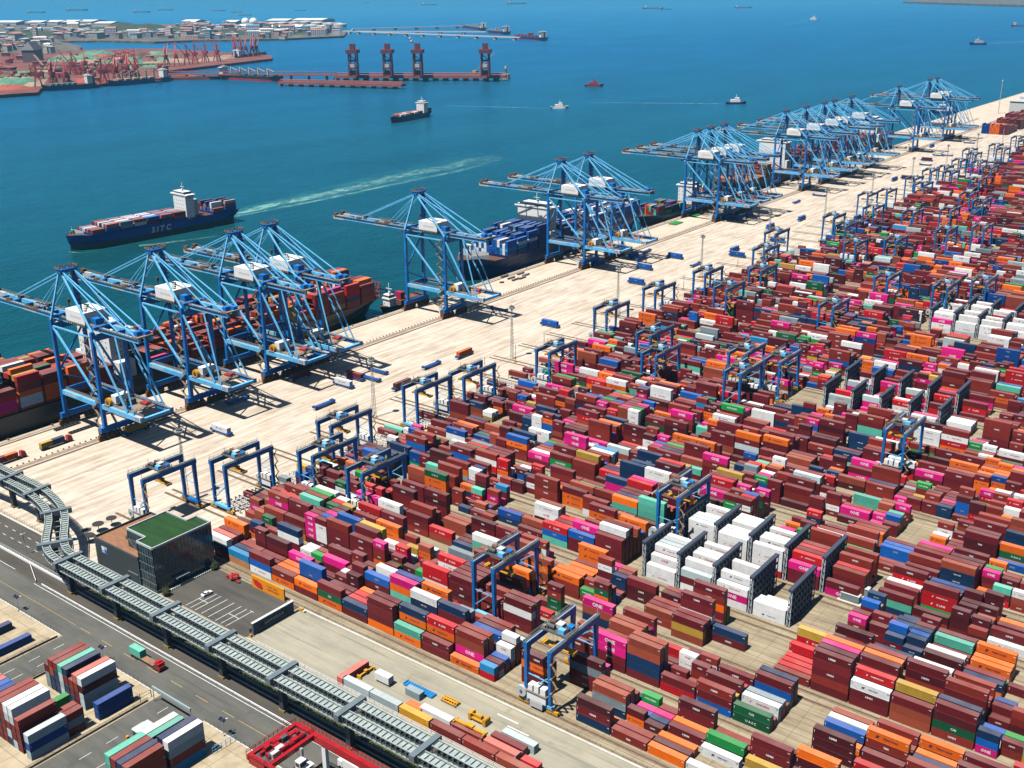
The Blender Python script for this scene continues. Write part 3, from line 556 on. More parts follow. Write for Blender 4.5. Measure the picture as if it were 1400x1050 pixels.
def cmat(name, attr):
    M = bpy.data.materials.new(name); M.use_nodes = True; n = M.node_tree; b = n.nodes['Principled BSDF']; b.inputs['Roughness'].default_value = 0.55
    b.inputs['Specular IOR Level'].default_value = 0.3
    if attr: c = n.nodes.new('ShaderNodeVertexColor'); c.layer_name = 'paint'; co = c.outputs[0]
    else: c = n.nodes.new('ShaderNodeObjectInfo'); co = c.outputs['Color']
    g = n.nodes.new('ShaderNodeNewGeometry'); t = n.nodes.new('ShaderNodeTexNoise'); t.inputs['Scale'].default_value = 0.35; t.inputs['Detail'].default_value = 7; t.inputs['Roughness'].default_value = 0.75
    n.links.new(g.outputs['Position'], t.inputs['Vector'])
    r = n.nodes.new('ShaderNodeMapRange'); r.inputs[1].default_value = 0.3; r.inputs[2].default_value = 0.7; r.inputs[3].default_value = 0.85; r.inputs[4].default_value = 1.10; n.links.new(t.outputs['Fac'], r.inputs[0])
    mx = n.nodes.new('ShaderNodeMix'); mx.data_type = 'RGBA'; mx.blend_type = 'MULTIPLY'; mx.inputs[0].default_value = 1; n.links.new(co, mx.inputs[6]); n.links.new(r.outputs[0], mx.inputs[7])
    t3 = n.nodes.new('ShaderNodeTexNoise'); t3.inputs['Scale'].default_value = 1.1; t3.inputs['Detail'].default_value = 5; t3.inputs['Roughness'].default_value = 0.8; n.links.new(g.outputs['Position'], t3.inputs['Vector'])
    r3 = n.nodes.new('ShaderNodeMapRange'); r3.inputs[1].default_value = 0.56; r3.inputs[2].default_value = 0.70; r3.inputs[3].default_value = 0; r3.inputs[4].default_value = 0.35; n.links.new(t3.outputs['Fac'], r3.inputs[0])
    rs = n.nodes.new('ShaderNodeMix'); rs.data_type = 'RGBA'; n.links.new(r3.outputs[0], rs.inputs[0]); n.links.new(mx.outputs[2], rs.inputs[6]); rs.inputs[7].default_value = (0.10, 0.055, 0.035, 1); mx = rs   # rust and grime
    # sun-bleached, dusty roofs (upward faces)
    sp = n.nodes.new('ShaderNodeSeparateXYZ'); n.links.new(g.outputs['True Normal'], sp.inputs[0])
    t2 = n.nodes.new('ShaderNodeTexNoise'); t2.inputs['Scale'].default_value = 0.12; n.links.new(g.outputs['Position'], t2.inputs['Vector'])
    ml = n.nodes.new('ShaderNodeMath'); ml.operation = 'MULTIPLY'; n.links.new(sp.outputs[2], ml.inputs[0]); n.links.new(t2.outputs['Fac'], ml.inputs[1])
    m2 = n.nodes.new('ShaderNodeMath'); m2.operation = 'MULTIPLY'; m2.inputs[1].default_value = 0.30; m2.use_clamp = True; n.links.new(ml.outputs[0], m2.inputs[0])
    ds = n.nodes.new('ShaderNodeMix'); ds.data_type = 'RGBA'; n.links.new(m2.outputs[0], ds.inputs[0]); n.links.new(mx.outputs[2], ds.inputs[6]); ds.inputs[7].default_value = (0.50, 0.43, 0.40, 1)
    n.links.new(ds.outputs[2], b.inputs['Base Color'])
    return M
CM_O = cmat('container_paint', False); CM_A = cmat('container_paint_mass', True)
LW = mat('white_lettering', (0.8, 0.8, 0.8), 0.6); LB = mat('dark_blue_lettering', (0.01, 0.015, 0.09), 0.6); LR = mat('red_lettering', (0.5, 0.03, 0.04), 0.6); LM = mat('magenta_lettering', (0.55, 0.02, 0.18), 0.6); LK = mat('black_lettering', (0.03, 0.03, 0.035), 0.6); LG = mat('gold_lettering', (0.45, 0.38, 0.16), 0.6)
LOGO = {'one': ('ONE', LW, 1.45, 5), 'hapag': ('Hapag-Lloyd', LB, 0.85, 5.6), 'kline': ('K LINE', LW, 0.75, 4), 'yang': ('YANG MING', LR, 0.6, 5.5), 'hmm': ('HMM', LW, 0.75, 2.3), 'ever': ('EVERGREEN', LW, 0.8, 7), 'uasc': ('U A S C', LW, 0.8, 7.5), 'cosco': ('C O S C O', LK, 0.7, 6), 'tex': ('tex', LW, 0.8, 1.6),
        'onew': ('ONE', LM, 1.15, 4), 'hapw': ('Hapag-Lloyd', LB, 0.6, 4), 'cma': ('CMA CGM', LW, 0.5, 2.6), 'maersk': ('MAERSK', LW, 0.7, 4), 'flor': ('The Florens', LW, 0.75, 6), 'ham': ('HAMBURG SUD', LW, 0.5, 4), 'cai': ('CAI', LW, 0.8, 2), 'nyk': ('NYK', LG, 0.7, 2.4)}
def pick_logo(c, L, R):
    q = R.random()
    if c == 'pink': return 'one' if q < .95 else None
    if c == 'orange': return 'hapag' if q < .9 else None
    if c == 'red': return 'kline' if q < .45 else ('ham' if q < .7 else None)
    if c == 'white': return 'yang' if q < .4 else ('hapw' if q < .5 else ('onew' if q < .62 else None))
    if c == 'green': return 'ever' if q < .8 else None
    if c == 'dark green': return 'uasc' if q < .7 else 'cai'
    if c in ('maroon', 'brick red', 'dark brown'): return 'hmm' if q < .30 else ('tex' if q < .42 else ('flor' if q < .32 and c == 'dark brown' else None))
    if c == 'blue': return 'nyk' if q < .25 else None
    if c == 'deep blue': return 'nyk' if q < .8 else None
    if c == 'navy': return 'cma' if q < .3 else None
    if c == 'grey' or c == 'pale grey': return 'cosco' if q < .2 else None
    return None
LEN = {40: 12.19, 20: 6.06}; HGT = {40: 2.90, 20: 2.59}; CWD = 2.44
CONT = []      # x centre, y centre, z, size, angle (0: long side along Y), colour, logo, place phrase
def add_c(x, y, z, size, ang, col, logo='auto', ctx=None, k=None, i=None, row=None, lev=0, tot=1, hid=False):
    if logo == 'auto': logo = pick_logo(col, size, rnd)
    CONT.append(dict(x=x, y=y, z=z, s=size, a=ang, c=col, l=logo, ctx=ctx, k=k, i=i, row=row, lev=lev, tot=tot, hid=hid))
C_ = dict(m='maroon', b='brick red', d='dark brown', r='rust brown', o='orange', p='pink', R='red', w='white', n='navy', B='blue', t='teal', g='green', D='dark green', y='grey', O='ochre', l='pale blue', G='pale grey', T='tan', q='deep blue', s='salmon')
# stacks read off the photograph, bottom to top, a "/" splits a bay into two short halves: (block, bay, row)
OV = {(0,-1,0): 'Rnw', (0,-1,1): 'mms', (0,-2,0): '', (0,-2,1): 'BB/', (0,0,0): 'Tl', (0,0,1): 'nn', (0,0,2): 'mb', (0,1,0): 'wBm', (0,1,1): 'bm', (0,1,2): 'mm', (0,2,0): 'ob', (0,2,1): 'mo', (0,2,2): 'mo', (0,3,0): 'mo', (0,3,1): 'BBBB', (0,3,2): 'wm', (0,3,3): 'wm', (0,4,0): 'oDm', (0,4,1): 'mm', (0,4,2): 'nm',
      (0,5,0): 'mn', (0,5,1): 'oR', (0,5,2): 'oR', (0,6,0): 'ommm', (0,6,1): 'ommm', (0,6,2): 'wr', (0,7,0): 'ot', (0,7,1): 'gnon', (0,7,2): 'mrs', (0,8,0): 'mm', (0,8,1): 'mRoR', (0,8,2): 'mms', (0,9,0): 'o', (0,9,1): 'mprb', (0,9,2): 'mprb', (0,10,0): 'Rl/', (0,9,3): 'mm', (0,10,1): 'wm/', (0,8,3): 'mowmn', (0,7,3): 'mnwnw', (0,6,3): 'bR', (0,5,3): 'mo', (0,2,3): 'oRp', (0,2,4): 'pm', (0,1,4): 'wp',
      (0,10,2): 'mB/', (0,10,3): 'mww/', (0,10,4): 'mmmw/', (0,10,5): 'mmw/', (0,10,6): 'nR/', (0,9,4): 'mmB', (0,9,5): 'wwm', (0,9,6): 'RRb',
      (0,13,0): 'nmd', (0,13,1): 'o', (0,14,0): 'b', (0,14,1): 'b', (0,15,0): 'o', (0,15,1): 'd', (0,15,2): 'o', (0,16,0): 'w', (0,17,0): 'bb', (0,18,0): 'nn',
      (1,9,0): 'mmwm', (1,9,1): 'pppm', (1,12,3): 'ymmr', (0,12,5): 'mmyd', (0,13,3): 'nyr', (0,13,4): 'nnr', (0,12,6): 'mpp', (1,12,0): 'mmpp', (1,12,1): 'mpp', (1,13,0): 'mnnrr', (1,13,1): 'mRnrr', (1,14,0): 'Rm', (1,12,4): 'yRwr', (1,11,4): 'ppnrp', (1,12,6): 'nppb',
      (2,-1,6): 'yppp', (3,2,0): 'ooooD'}
EMPTY = {(0,11), (0,12), (1,10), (2,14), (2,15), (5,9), (8,20), (1,17), (6,9), (9,3), (5,12), (0,-2), (3,16)}
EMPTY_ROW = {(0,12), (1,14), (1,15), (1,16)}
RACKB = {}
for kk in (3, 4):
    for ii in range(11, 16): RACKB[(kk, ii)] = 1
R2 = random.Random(21)
def hn(k, i):  # smooth field of stack heights
    return 2.95+1.0*math.sin(k*0.9+i*0.35)+0.9*math.sin(k*0.37-i*0.8+1.3)+0.5*math.sin(i*1.9+k)
def colour(R, prev=None):
    if prev and R.random() < 0.30: return prev
    return R.choices(CN, CW)[0]
def stack(k, i, row, cols, size, yc, ctx=None):
    z = 0.05; x = BX+BP*k+2.2+CWD/2+2.95*row
    for n, c in enumerate(cols): add_c(x, yc, z, size, 0, c, 'auto', ctx, k, i, row, n, len(cols)); z += HGT[size]
def in_view(x, y, pad=90):
    u, v = PX(x, y, 6); return -pad < u < 1400+pad and v < 1050+pad
REEF = [(3,4,126.8,5), (10,11,140.0,5), (16,17,156.0,4)]   # blocks with reefer racks: (block, block, Y of landward rack, bays)
RP = 14.7
def reef_range(k):
    for a, b, y0, n in REEF:
        if k in (a, b): return (y0-13.2, y0+RP*(n-1)+0.8, y0, n)
    return None
OCC = {}
for k in range(NB):
    x0 = BX+BP*k; rr = reef_range(k)
    for i in range(-2 if k > 0 else -2, 36):
        yt = 322-12.7*i; yc = yt-6.1
        if k == 0 and i < -1: continue
        if not in_view(x0+12, yc): continue
        if rr and yt > (rr[0]-0.6 if k != 3 else rr[0]+12.2) and yt-12.3 < rr[1]+0.4: continue
        r_empty = (k, i) in EMPTY or (R2.random() < 0.03 and k > 1)
        short = R2.random() < (0.36 if x0 > 420 or i < 1 else 0.2)+(0.25 if i > 15 and k > 3 else 0); base = hn(k, i); uni = R2.choice(('maroon', 'brick red', 'maroon', 'dark brown', 'rust brown', 'navy', 'orange', 'red')) if R2.random() < 0.16 else None
        for row in range(7):
            ov = OV.get((k, i, row))
            if ov is not None:
                if ov.endswith('/'): stack(k, i, row, [C_[c] for c in ov[:-1]], 20, yt-3.03)
                elif ov: stack(k, i, row, [C_[c] for c in ov], 40, yc)
                continue
            if k == 0 and i in (13, 14, 15, 16, 17) : 
                if row < 3: continue
            if r_empty and R2.random() < 0.93: R2.random(); continue
            low = (k <= 1 and i >= 13) or (k, i) in ((6,17), (5,16), (9,17), (2,11), (2,16))
            for half in ((0, 1) if short else (None,)):
                h = R2.choice((0, 1, 1, 1, 2, 2, 3)) if low else int(max(0, min(5, round(base+R2.choice((-3, -2, -1, -1, 0, 0, 0, 0, 1, 1, 2))))))
                cols = []
                for n in range(h): cols.append(uni if uni and R2.random() < 0.6 else colour(R2, cols[-1] if cols else None))
                if half is None: stack(k, i, row, cols, 40, yc)
                else: stack(k, i, row, cols, 20, yt-3.03-half*6.14)
# reefer racks: dark lattice walls across the block, white containers between them
RK = mat('rack_blue_grey', (0.085, 0.115, 0.155), 0.6, var=0.15); RKL = mat('rack_galvanised', (0.58, 0.62, 0.64), 0.5, var=0.15)
def make_rack():
    mb = MB(); nl = 5
    for j in range(9):
        x = 0.2+j*2.6
        for y in (0, 1.1): mb.box(x-0.14, x+0.14, y-0.12, y+0.12, 0, 14.2, RKL if j < 1 else RK)
    mb.box(0.3, 20.8, 0.55, 0.62, 0.3, 14.1, RK)
    for l in range(nl+1):
        z = l*2.75+0.3
        mb.box(0, 21.0, -0.15, 1.25, z-0.12, z, RK)
        mb.box(0, 21.0, -0.17, -0.1, z+0.9, z+1.0, RK)
        if l < nl:
            mb.beam((0.05, 0, z), (0.05, 1.1, z+2.5), 0.12, 0.12, RKL)
            for j in range(8): mb.box(0.5+j*2.6, 2.3+j*2.6, -0.12, -0.06, z, z+0.75, RK).box(0.9+j*2.6, 1.5+j*2.6, 0.1, 0.5, z+0.0, z+1.4, RKL)
    r = mb.obj('reefer_rack'); MB().box(-0.2, 21.2, -0.25, 1.35, 14.2, 14.9, mat('rack_roof', (0.05, 0.065, 0.10), 0.6)).obj('roof_beam', r)
    return r
rk0 = None; nk = 0
for a, b, y0, n in REEF:
    for k in (a, b):
        for j in range(n):
            loc = (BX+BP*k+2.0, y0+RP*j-0.6, 0)
            if rk0 is None: o = rk0 = make_rack(); o.location = loc; KIDS[o.name] = [(c, []) for c in o.children]
            else: o = copy_tree(rk0, loc)
            tag(o, 'dark steel reefer rack across the %s container block, %s from its landward end' % (od(k), od(j)), 'rack', 'steel reefer racks across the container blocks')
            if j < n:
                yc = y0+RP*j-0.6-0.6-6.3 if j == 0 else y0+RP*(j-1)+1.0+6.3
                if j == 0:
                    if k == 3: continue
                for row in range(7):
                    h = R2.choice((1, 2, 3, 3, 4, 4, 4)) if k not in (10, 11) else R2.choice((0, 1, 2, 2, 3)); 
                    if k == 3 and j == 1: h = 2 if row < 2 else (1 if row == 3 else 0)
                    if R2.random() < 0.12: h = 0
                    cols = ['white' if R2.random() < (0.86 if k not in (10, 11) else 0.3) else R2.choice(('pale grey', 'red', 'pink', 'maroon')) for _ in range(h)]
                    if k == 3 and j == 1: cols = ['white']*h
                    if (k == 4 and j < 2) or (k in (11, 17) and j == 0): cols = [R2.choice(('maroon', 'brick red', 'red', 'pink', 'maroon')) for _ in cols]
                    stack(k, 12+j, row, cols, 40, yc)
# loads and boxes away from the yard grid
AP = 'on the service lane'
for x, y, z, s, a, c, l, ctx in [
    (208.7, 228.0, 0, 40, 90, 'salmon', None, 'lying across the service lane by the gallery'), (204.2, 221.4, 0, 40, 0, 'pale grey', None, 'first in the long line along the service lane'), (204.2, 208.9, 0, 40, 0, 'pale grey', None, 'second in the long line along the service lane'),
    (204.2, 196.2, 0, 40, 0, 'yellow', None, 'standing in the line along the service lane'), (204.2, 183.4, 0, 40, 0, 'brick red', None, 'just landward of the yellow one in the lane'), (204.2, 170.8, 0, 40, 0, 'brick red', None, 'second landward of the yellow one in the lane'), (204.2, 158.2, 0, 40, 0, 'rust brown', None, 'third landward of the yellow one in the lane'),
    (208.0, 191.0, 0, 40, 0, 'white', None, 'beside the yellow one in the service lane'), (207.6, 178.2, 0, 40, 0, 'brick red', None, 'under the yellow spreader frame in the lane'), (207.6, 165.4, 0, 40, 0, 'salmon', None, 'with a patched roof in the lane'), (210.8, 165.2, 0, 40, 0, 'maroon', None, 'beside the pale grey pair at the lane end'),
    (213.9, 163.6, 0, 40, 0, 'pale grey', None, 'nearest the yard kerb at the lane end'), (207.8, 154.8, 0, 20, 0, 'red', 'cai', 'at the landward end of the lane'), (207.2, 199.2, 0, 20, 0, 'orange', 'caru', 'beside the flat frames in the lane'),
    (212.2, 217.4, 0.9, 20, 0, 'white', None, 'raised on timber in the service lane'), (212.8, 204.6, 0, 20, 0, 'grey', None, 'beside the blue flat rack in the lane')]:
    add_c(x, y, z+0.02, s, math.radians(a), c, l, ctx)
LOGO['caru'] = ('CARU', LW, 0.8, 3)
# stacks in the near yard beside the road, long sides along X
def near_stack(x, y, cols, size, ctx, ang=90):
    z = 0.02
    for n, c in enumerate(cols): add_c(x, y, z, size, math.radians(ang), C_[c], None if C_[c] not in ('white', 'blue', 'deep blue') else None, ctx, lev=n, tot=len(cols)); z += HGT[size]
near_stack(151.2, 275.3, 'qq', 40, 'in the lone pair by the concrete barrier')
for j, s in enumerate(('GGdw', 'mmbs', 'nmb', 'nnmn', 'GGGt', 'nnnb', 'nnrb', 'yym')): near_stack(151.4, 283.2+2.75*j, s, 40, 'in the %s row of tall roadside stacks' % od(j))
near_stack(147.0, 283.4+2.7, 'GG', 20, 'in front of the tall stacks by the road') if 0 else None
near_stack(140.4, 288.0, 'gg', 20, 'between the two groups of tall stacks')
near_stack(128.4, 274.6, 'GqG', 40, 'by the barrier at the near corner'); near_stack(137.6, 275.6, 'dyb', 20, 'right of the blue one, by the barrier'); near_stack(137.6, 278.4, 'mmb', 20, 'just behind the barrier stacks')
for j, s in enumerate(('mmmb', 'GmmGw', 'nGmGw', 'mmmmb', 'mmnGb', 'ywys')): near_stack(128.6, 279.4+2.75*j, s, 40, 'in the %s row of barrier-side stacks' % od(j))
for j, s in enumerate(('nmm', 'mnq', 'nmB', 'nms', 'mbs')): near_stack(128.0, 299.0+2.75*j, s, 40, 'in the %s row of the lower far-left stacks' % od(j))
near_stack(150.2, 332.9, 'q', 40, 'alone in the yard seaward of the side road'); near_stack(150.2, 345.6, 'n', 40, 'in the yard near the left edge')
for j, s in enumerate(('lmGw', 'mnnn', 'nbb', 'ntt', 'mww')): near_stack(149.0, 236.0+2.75*j if j < 3 else 237.0+2.75*j, s, 40, 'in the %s row of stacks beside the gantry' % od(j))
for j, s in enumerate(('mmmb', 'nnnn', 'mmmb', 'tttt')): near_stack(135.6, 236.0+2.75*j, s, 40, 'in the %s row of stacks below the cabin' % od(j))
# ------------------------------------------------------------------ vehicles on the quay, with their loads
ABL = mat('vehicle_blue_paint', (0.01, 0.07, 0.27), 0.45, var=0.2)
def agv():
    r = empty('transport_vehicle', (0,0,0), None, 'guided vehicle', 'driverless blue container carriers on the quay')
    MB().box(-1.45, 1.45, -7.2, 7.2, 1.0, 1.55, ABL).box(-1.45, 1.45, 5.6, 7.3, 1.55, 2.1, ABL).box(-1.45, 1.45, -7.3, -5.6, 1.55, 2.1, ABL).box(-1.3, 1.3, -3.6, 3.6, 0.5, 1.0, GREYW).obj('chassis', r)
    for y in (-5.2, 5.2):
        for s in (-1, 1): MB().cyl((s*0.8, y, 0.62), (s*1.42, y, 0.62), 0.62, DARK, 12).cyl((s*1.40, y, 0.62), (s*1.45, y, 0.62), 0.28, GREYW, 8).obj('wheel', r)
    MB().box(-1.1, 1.1, 6.9, 7.4, 0.6, 1.0, WHITE).box(-1.1, 1.1, -7.4, -6.9, 0.6, 1.0, WHITE).box(-0.1, 0.1, 6.5, 6.7, 2.1, 2.9, DSTEEL).obj('sensor_bar', r)
    return r
agv0 = agv()
AG = [(187,590,'X','ochre'), (325,549,'X',None), (303,592,'Y','white'), (411,517,'X','maroon'), (470,528,'Y','white'), (485,518,'Y','maroon'), (507,519,'Y',None), (517,509,'Y',None), (443,555,'X',None), (550,530,'X','maroon'), (590,501,'X',None), (635,487,'X','orange'), (682,424,'Y',None), (752,446,'Y','blue'),
      (820,363,'X','blue'), (866,352,'X','blue'), (876,356,'X','blue'), (883,345,'X',None), (923,353,'Y','blue'), (881,368,'Y','blue'), (870,388,'Y','blue'), (1004,344,'X','blue'), (1008,351,'Y','blue'), (951,363,'X',None), (997,301,'X','blue'), (1010,300,'X','blue'), (1024,296,'X','blue'), (1053,312,'X','blue'), (1096,301,'X','blue'), (1089,277,'X',None),
      (1120,268,'Y',None), (1223,247,'X','blue'), (1240,245,'Y','dark brown'), (1267,220,'Y','dark brown'), (1265,226,'Y',None), (1283,213,'Y',None), (1295,213,'Y',None), (1274,201,'X','blue'), (1325,196,'Y',None), (1312,189,'X','maroon'), (1063,331,'Y','blue'), (1172,300,'X','blue')]
dup = {}
for i, (u, v, d, c) in enumerate(AG):
    x, y = G(u, v, 0.3); rz = 0 if d == 'Y' else -math.pi/2
    near = min(range(len(STS_X)), key=lambda j: abs(STS_X[j]-x)); key = (c, d, near); dup.setdefault(key, 0); nn = dup[key]; dup[key] += 1
    what = 'carrying a %s container' % c if c else 'running empty'
    lab = 'blue flat vehicle %s, %s quay, by the %s quay crane' % (what, 'along the' if d == 'X' else 'across the', od(near))
    if nn: lab = 'blue flat vehicle %s, %s of those by the %s quay crane' % (what, od(nn), od(near))
    if i == 0: agv0.location = (x, y, 0.02); agv0.rotation_euler = (0,0,rz); tag(agv0, lab, None); KIDS[agv0.name] = [(q, []) for q in agv0.children]
    else: copy_tree(agv0, (x, y, 0.02), rz, lab)
    if c: add_c(x, y, 1.63, 40, rz, c, 'nyk' if c == 'blue' else ('hapw' if c == 'white' else None), 'riding on a blue flat vehicle near the %s quay crane' % od(near))
def truck(loc, rz, label, cab, loads, full=False):
    r = empty('lorry', loc, label, 'lorry', None, rz)
    MB().box(-1.2, 1.2, -13.0, 0.0, 1.05, 1.4, mat('trailer_bed', (0.25, 0.14, 0.09), 0.8, var=0.2)).box(-0.5, 0.5, -13, 3.2, 0.75, 1.05, DSTEEL).obj('trailer', r)
    c = MB().box(-1.25, 1.25, 1.2, 3.4, 0.9, 3.1, cab).add([(-1.25,3.4,0.9),(1.25,3.4,0.9),(1.25,3.4,2.0),(-1.25,3.4,2.0),(-1.2,3.75,0.9),(1.2,3.75,0.9),(1.2,3.7,1.9),(-1.2,3.7,1.9)], [(4,5,6,7),(7,6,2,3),(0,4,7,3),(1,2,6,5)], cab).obj('cab', r)
    MB().box(-1.1, 1.1, 3.35, 3.45, 2.0, 2.9, GLASS).box(-1.27, -1.2, 2.1, 3.2, 2.0, 2.8, GLASS).box(1.2, 1.27, 2.1, 3.2, 2.0, 2.8, GLASS).obj('windscreen', c)
    MB().box(-1.0, 1.0, 1.3, 2.6, 3.1, 3.5, cab).obj('roof_fairing', c)
    for y in (-12, -10.7, -9.4, 0.2, 1.4, 3.0):
        for s in (-1, 1): MB().cyl((s*0.7, y, 0.5), (s*1.22, y, 0.5), 0.5, DARK, 10).obj('wheel', r)
    cs, sn = math.cos(rz), math.sin(rz)
    for yy, size, c in loads: add_c(loc[0]-sn*yy, loc[1]+cs*yy, loc[2]+1.42, size, rz, c, None, 'loaded on a red-cabbed lorry '+('on the near road' if full else 'beside the first quay crane'))
    return r
REDP = mat('cab_red_paint', (0.45, 0.015, 0.02), 0.35)
x, y = G(84, 607); truck((x+2, y, 0.03), -math.pi/2, 'red-cabbed lorry with ochre and navy containers near the first quay crane', REDP, [(-3.4, 20, 'navy'), (-9.8, 20, 'ochre')])
x, y = G(20, 629); truck((x+2, y, 0.03), -math.pi/2, 'red-cabbed lorry with orange and maroon containers behind another lorry', REDP, [(-3.4, 20, 'orange'), (-9.8, 20, 'maroon')])
truck((172.6, 284.0, 0.03), math.pi, 'red lorry with a pale green container and half-empty bed on the near road', REDP, [(-9.8, 20, 'teal')], True)
wt = mat('white_truck_body', (0.8, 0.8, 0.8), 0.4)
for lx, ly, lab in ((175.6, 196.5, 'white-bodied van truck passing behind the red crane'), (175.6, 166.0, 'white-bodied truck partly hidden by the red crane beam')):
    r = empty('box_truck', (lx, ly, 0.02), lab, 'truck', None, 0)
    MB().box(-1.2, 1.2, -5, 1.4, 0.9, 3.6, wt).obj('cargo_box', r); c = MB().box(-1.15, 1.15, 1.6, 3.4, 0.5, 2.7, wt).obj('cab', r); MB().box(-1.0, 1.0, 3.38, 3.45, 1.6, 2.5, GLASS).obj('windscreen', c)
    for yy in (-3.6, 2.4):
        for s in (-1, 1): MB().cyl((s*0.7, yy, 0.5), (s*1.2, yy, 0.5), 0.5, DARK, 10).obj('wheel', r)
def car(loc, rz, label):
    r = empty('parked_car', loc, label, 'car', None, rz)
    b = MB(); sec = [(-2.25,0.35,0.75),(-2.2,0.95,0.82),(-1.3,1.05,0.86),(0.9,1.0,0.86),(2.0,0.85,0.82),(2.25,0.5,0.75)]
    vs = []; 
    for y, z, w in sec: vs += [(-w,y,0.3),(-w,y,z),(w,y,z),(w,y,0.3)]
    fs = [(i*4+j, i*4+(j+1) % 4, (i+1)*4+(j+1) % 4, (i+1)*4+j) for i in range(5) for j in range(4)]+[(0,1,2,3),(23,22,21,20)]
    b.add(vs, fs, WHITE); b.obj('body', r)
    MB().add([(-0.78,-1.6,1.0),(0.78,-1.6,1.0),(0.78,1.0,1.0),(-0.78,1.0,1.0),(-0.62,-1.1,1.45),(0.62,-1.1,1.45),(0.62,0.3,1.45),(-0.62,0.3,1.45)], [(0,1,5,4),(1,2,6,5),(2,3,7,6),(3,0,4,7)], GLASS).add([(-0.62,-1.1,1.46),(0.62,-1.1,1.46),(0.62,0.3,1.46),(-0.62,0.3,1.46)], [(0,1,2,3)], WHITE).obj('cabin_roof', r)
    for y in (-1.4, 1.4):
        for s in (-1, 1): MB().cyl((s*0.6, y, 0.32), (s*0.88, y, 0.32), 0.32, DARK, 10).obj('wheel', r)
car((212.2, 308.2, 0.03), -math.pi/2, 'white car parked in the top marked bay beside the glass office')
car((179.8, 176.0, 0.03), 0, 'pale car glimpsed on the verge under the gallery')
# ------------------------------------------------------------------ floodlight masts
def mast():
    r = empty('floodlight_mast', (0,0,0), None, 'floodlight', 'tall floodlight masts along the yard edge')
    mb = MB()
    for a, b in ((-1,-1),(1,-1),(1,1),(-1,1)): mb.beam((a*0.75,b*0.75,0.4), (a*0.3,b*0.3,31), 0.16, 0.16, STEEL, 0.12, 0.12)
    for i in range(15):
        z = 0.6+i*2.05; w = 0.75-0.45*z/31; w2 = 0.75-0.45*(z+2)/31
        for q in (-1, 1): mb.beam((-w,q*w,z), (w2,q*w2,z+2), 0.08, 0.08, STEEL).beam((q*w,-w,z), (q*w2,w2,z+2), 0.08, 0.08, STEEL)
    mb.obj('lattice_pole', r); MB().box(-1.2, 1.2, -1.2, 1.2, 0, 0.5, CK).obj('footing', r)
    mb = MB().cyl((0,0,31), (0,0,31.25), 1.7, DECK, 12).cyl((0,0,32.6), (0,0,32.7), 1.5, DSTEEL, 12).box(-0.1, 0.1, -0.1, 0.1, 31, 33.6, DSTEEL)
    for i in range(12):
        a = i*math.pi/6; mb.box(1.6*math.cos(a)-0.28, 1.6*math.cos(a)+0.28, 1.6*math.sin(a)-0.28, 1.6*math.sin(a)+0.28, 31.4, 32.1, GREYW)
    mb.obj('lamp_head', r); return r
MX = [259.3+118.3*i for i in range(14)]
m0 = mast()
for i, X in enumerate(MX):
    lab = 'slender lattice floodlight mast by the yard cranes, %s along the quay from the road end' % od(i)
    if i == 0: m0.location = (X, 383, 0); tag(m0, lab, None); KIDS[m0.name] = [(q, []) for q in m0.children]
    else: copy_tree(m0, (X, 383, 0), 0, lab)
# thin poles beside the blocks
tp = MB().cyl((0,0,0), (0,0,11), 0.16, DSTEEL, 6).box(-0.9, 0.9, -0.9, 0.9, 0, 0.35, mat('orange_block', (0.5, 0.16, 0.03))).box(-0.3, 0.5, -0.2, 0.2, 2.2, 3.0, YEL); t0 = None
for i, k in enumerate((0, 4, 6, 7, 8, 9, 10, 12, 13, 14, 16, 17, 19, 20, 22)):
    loc = (BX+BP*k-1.6 if k else 221.0, 377 if k else 366.0, 0)
    if t0 is None: o = t0 = tp.obj('signal_pole', loc=loc)
    else: o = t0.copy(); COL.objects.link(o); o.location = loc
    tag(o, 'thin dark signal pole on an orange block beside the %s container block' % od(k), 'pole', 'thin signal poles at the block ends')
# solar street lamps
def solar(loc, lab):
    r = empty('solar_lamp', loc, lab, 'street lamp', 'solar street lamps along the near road')
    MB().cyl((0,0,0), (0,0,5.6), 0.12, GREYW, 8).box(-0.3, 0.3, -0.3, 0.3, 0, 0.5, CK).obj('post', r)
    for s in (-1, 1): MB().beam((-0.5,s*0.75,5.6), (0.5,s*0.75,6.2), 1.2, 0.08, mat('solar_cell', (0.01, 0.015, 0.04), 0.25)).beam((0,0,5.5), (0,s*0.75,5.8), 0.08, 0.08, GREYW).obj('solar_panel', r)
    MB().beam((0,0,5.0), (1.6,0,5.3), 0.1, 0.1, GREYW).box(1.3, 1.9, -0.15, 0.15, 5.2, 5.35, WHITE).obj('lamp_arm', r)
for i, (x, y) in enumerate(((164.0, 354.4), (163.9, 301.0), (163.6, 237.6), (163.5, 190.0))):
    solar((x, y, 0), ['solar lamp post by the yard fence at the far side road', 'solar lamp post beside the tall container stacks', 'solar lamp post on the slab near the red crane', 'solar lamp post hidden behind the red crane'][i])
r = empty('twin_lamp', (188.6, 392, 0), 'twin-headed lamp post on the parapet between the two roads', 'street lamp')
MB().cyl((0,0,0), (0,0,9), 0.14, GREYW, 8).obj('post', r); MB().box(-1.2, 1.2, -0.15, 0.15, 8.8, 9.0, GREYW).box(-1.6, -0.9, -0.3, 0.3, 8.7, 8.9, DSTEEL).box(0.9, 1.6, -0.3, 0.3, 8.7, 8.9, DSTEEL).obj('lamp_head', r)
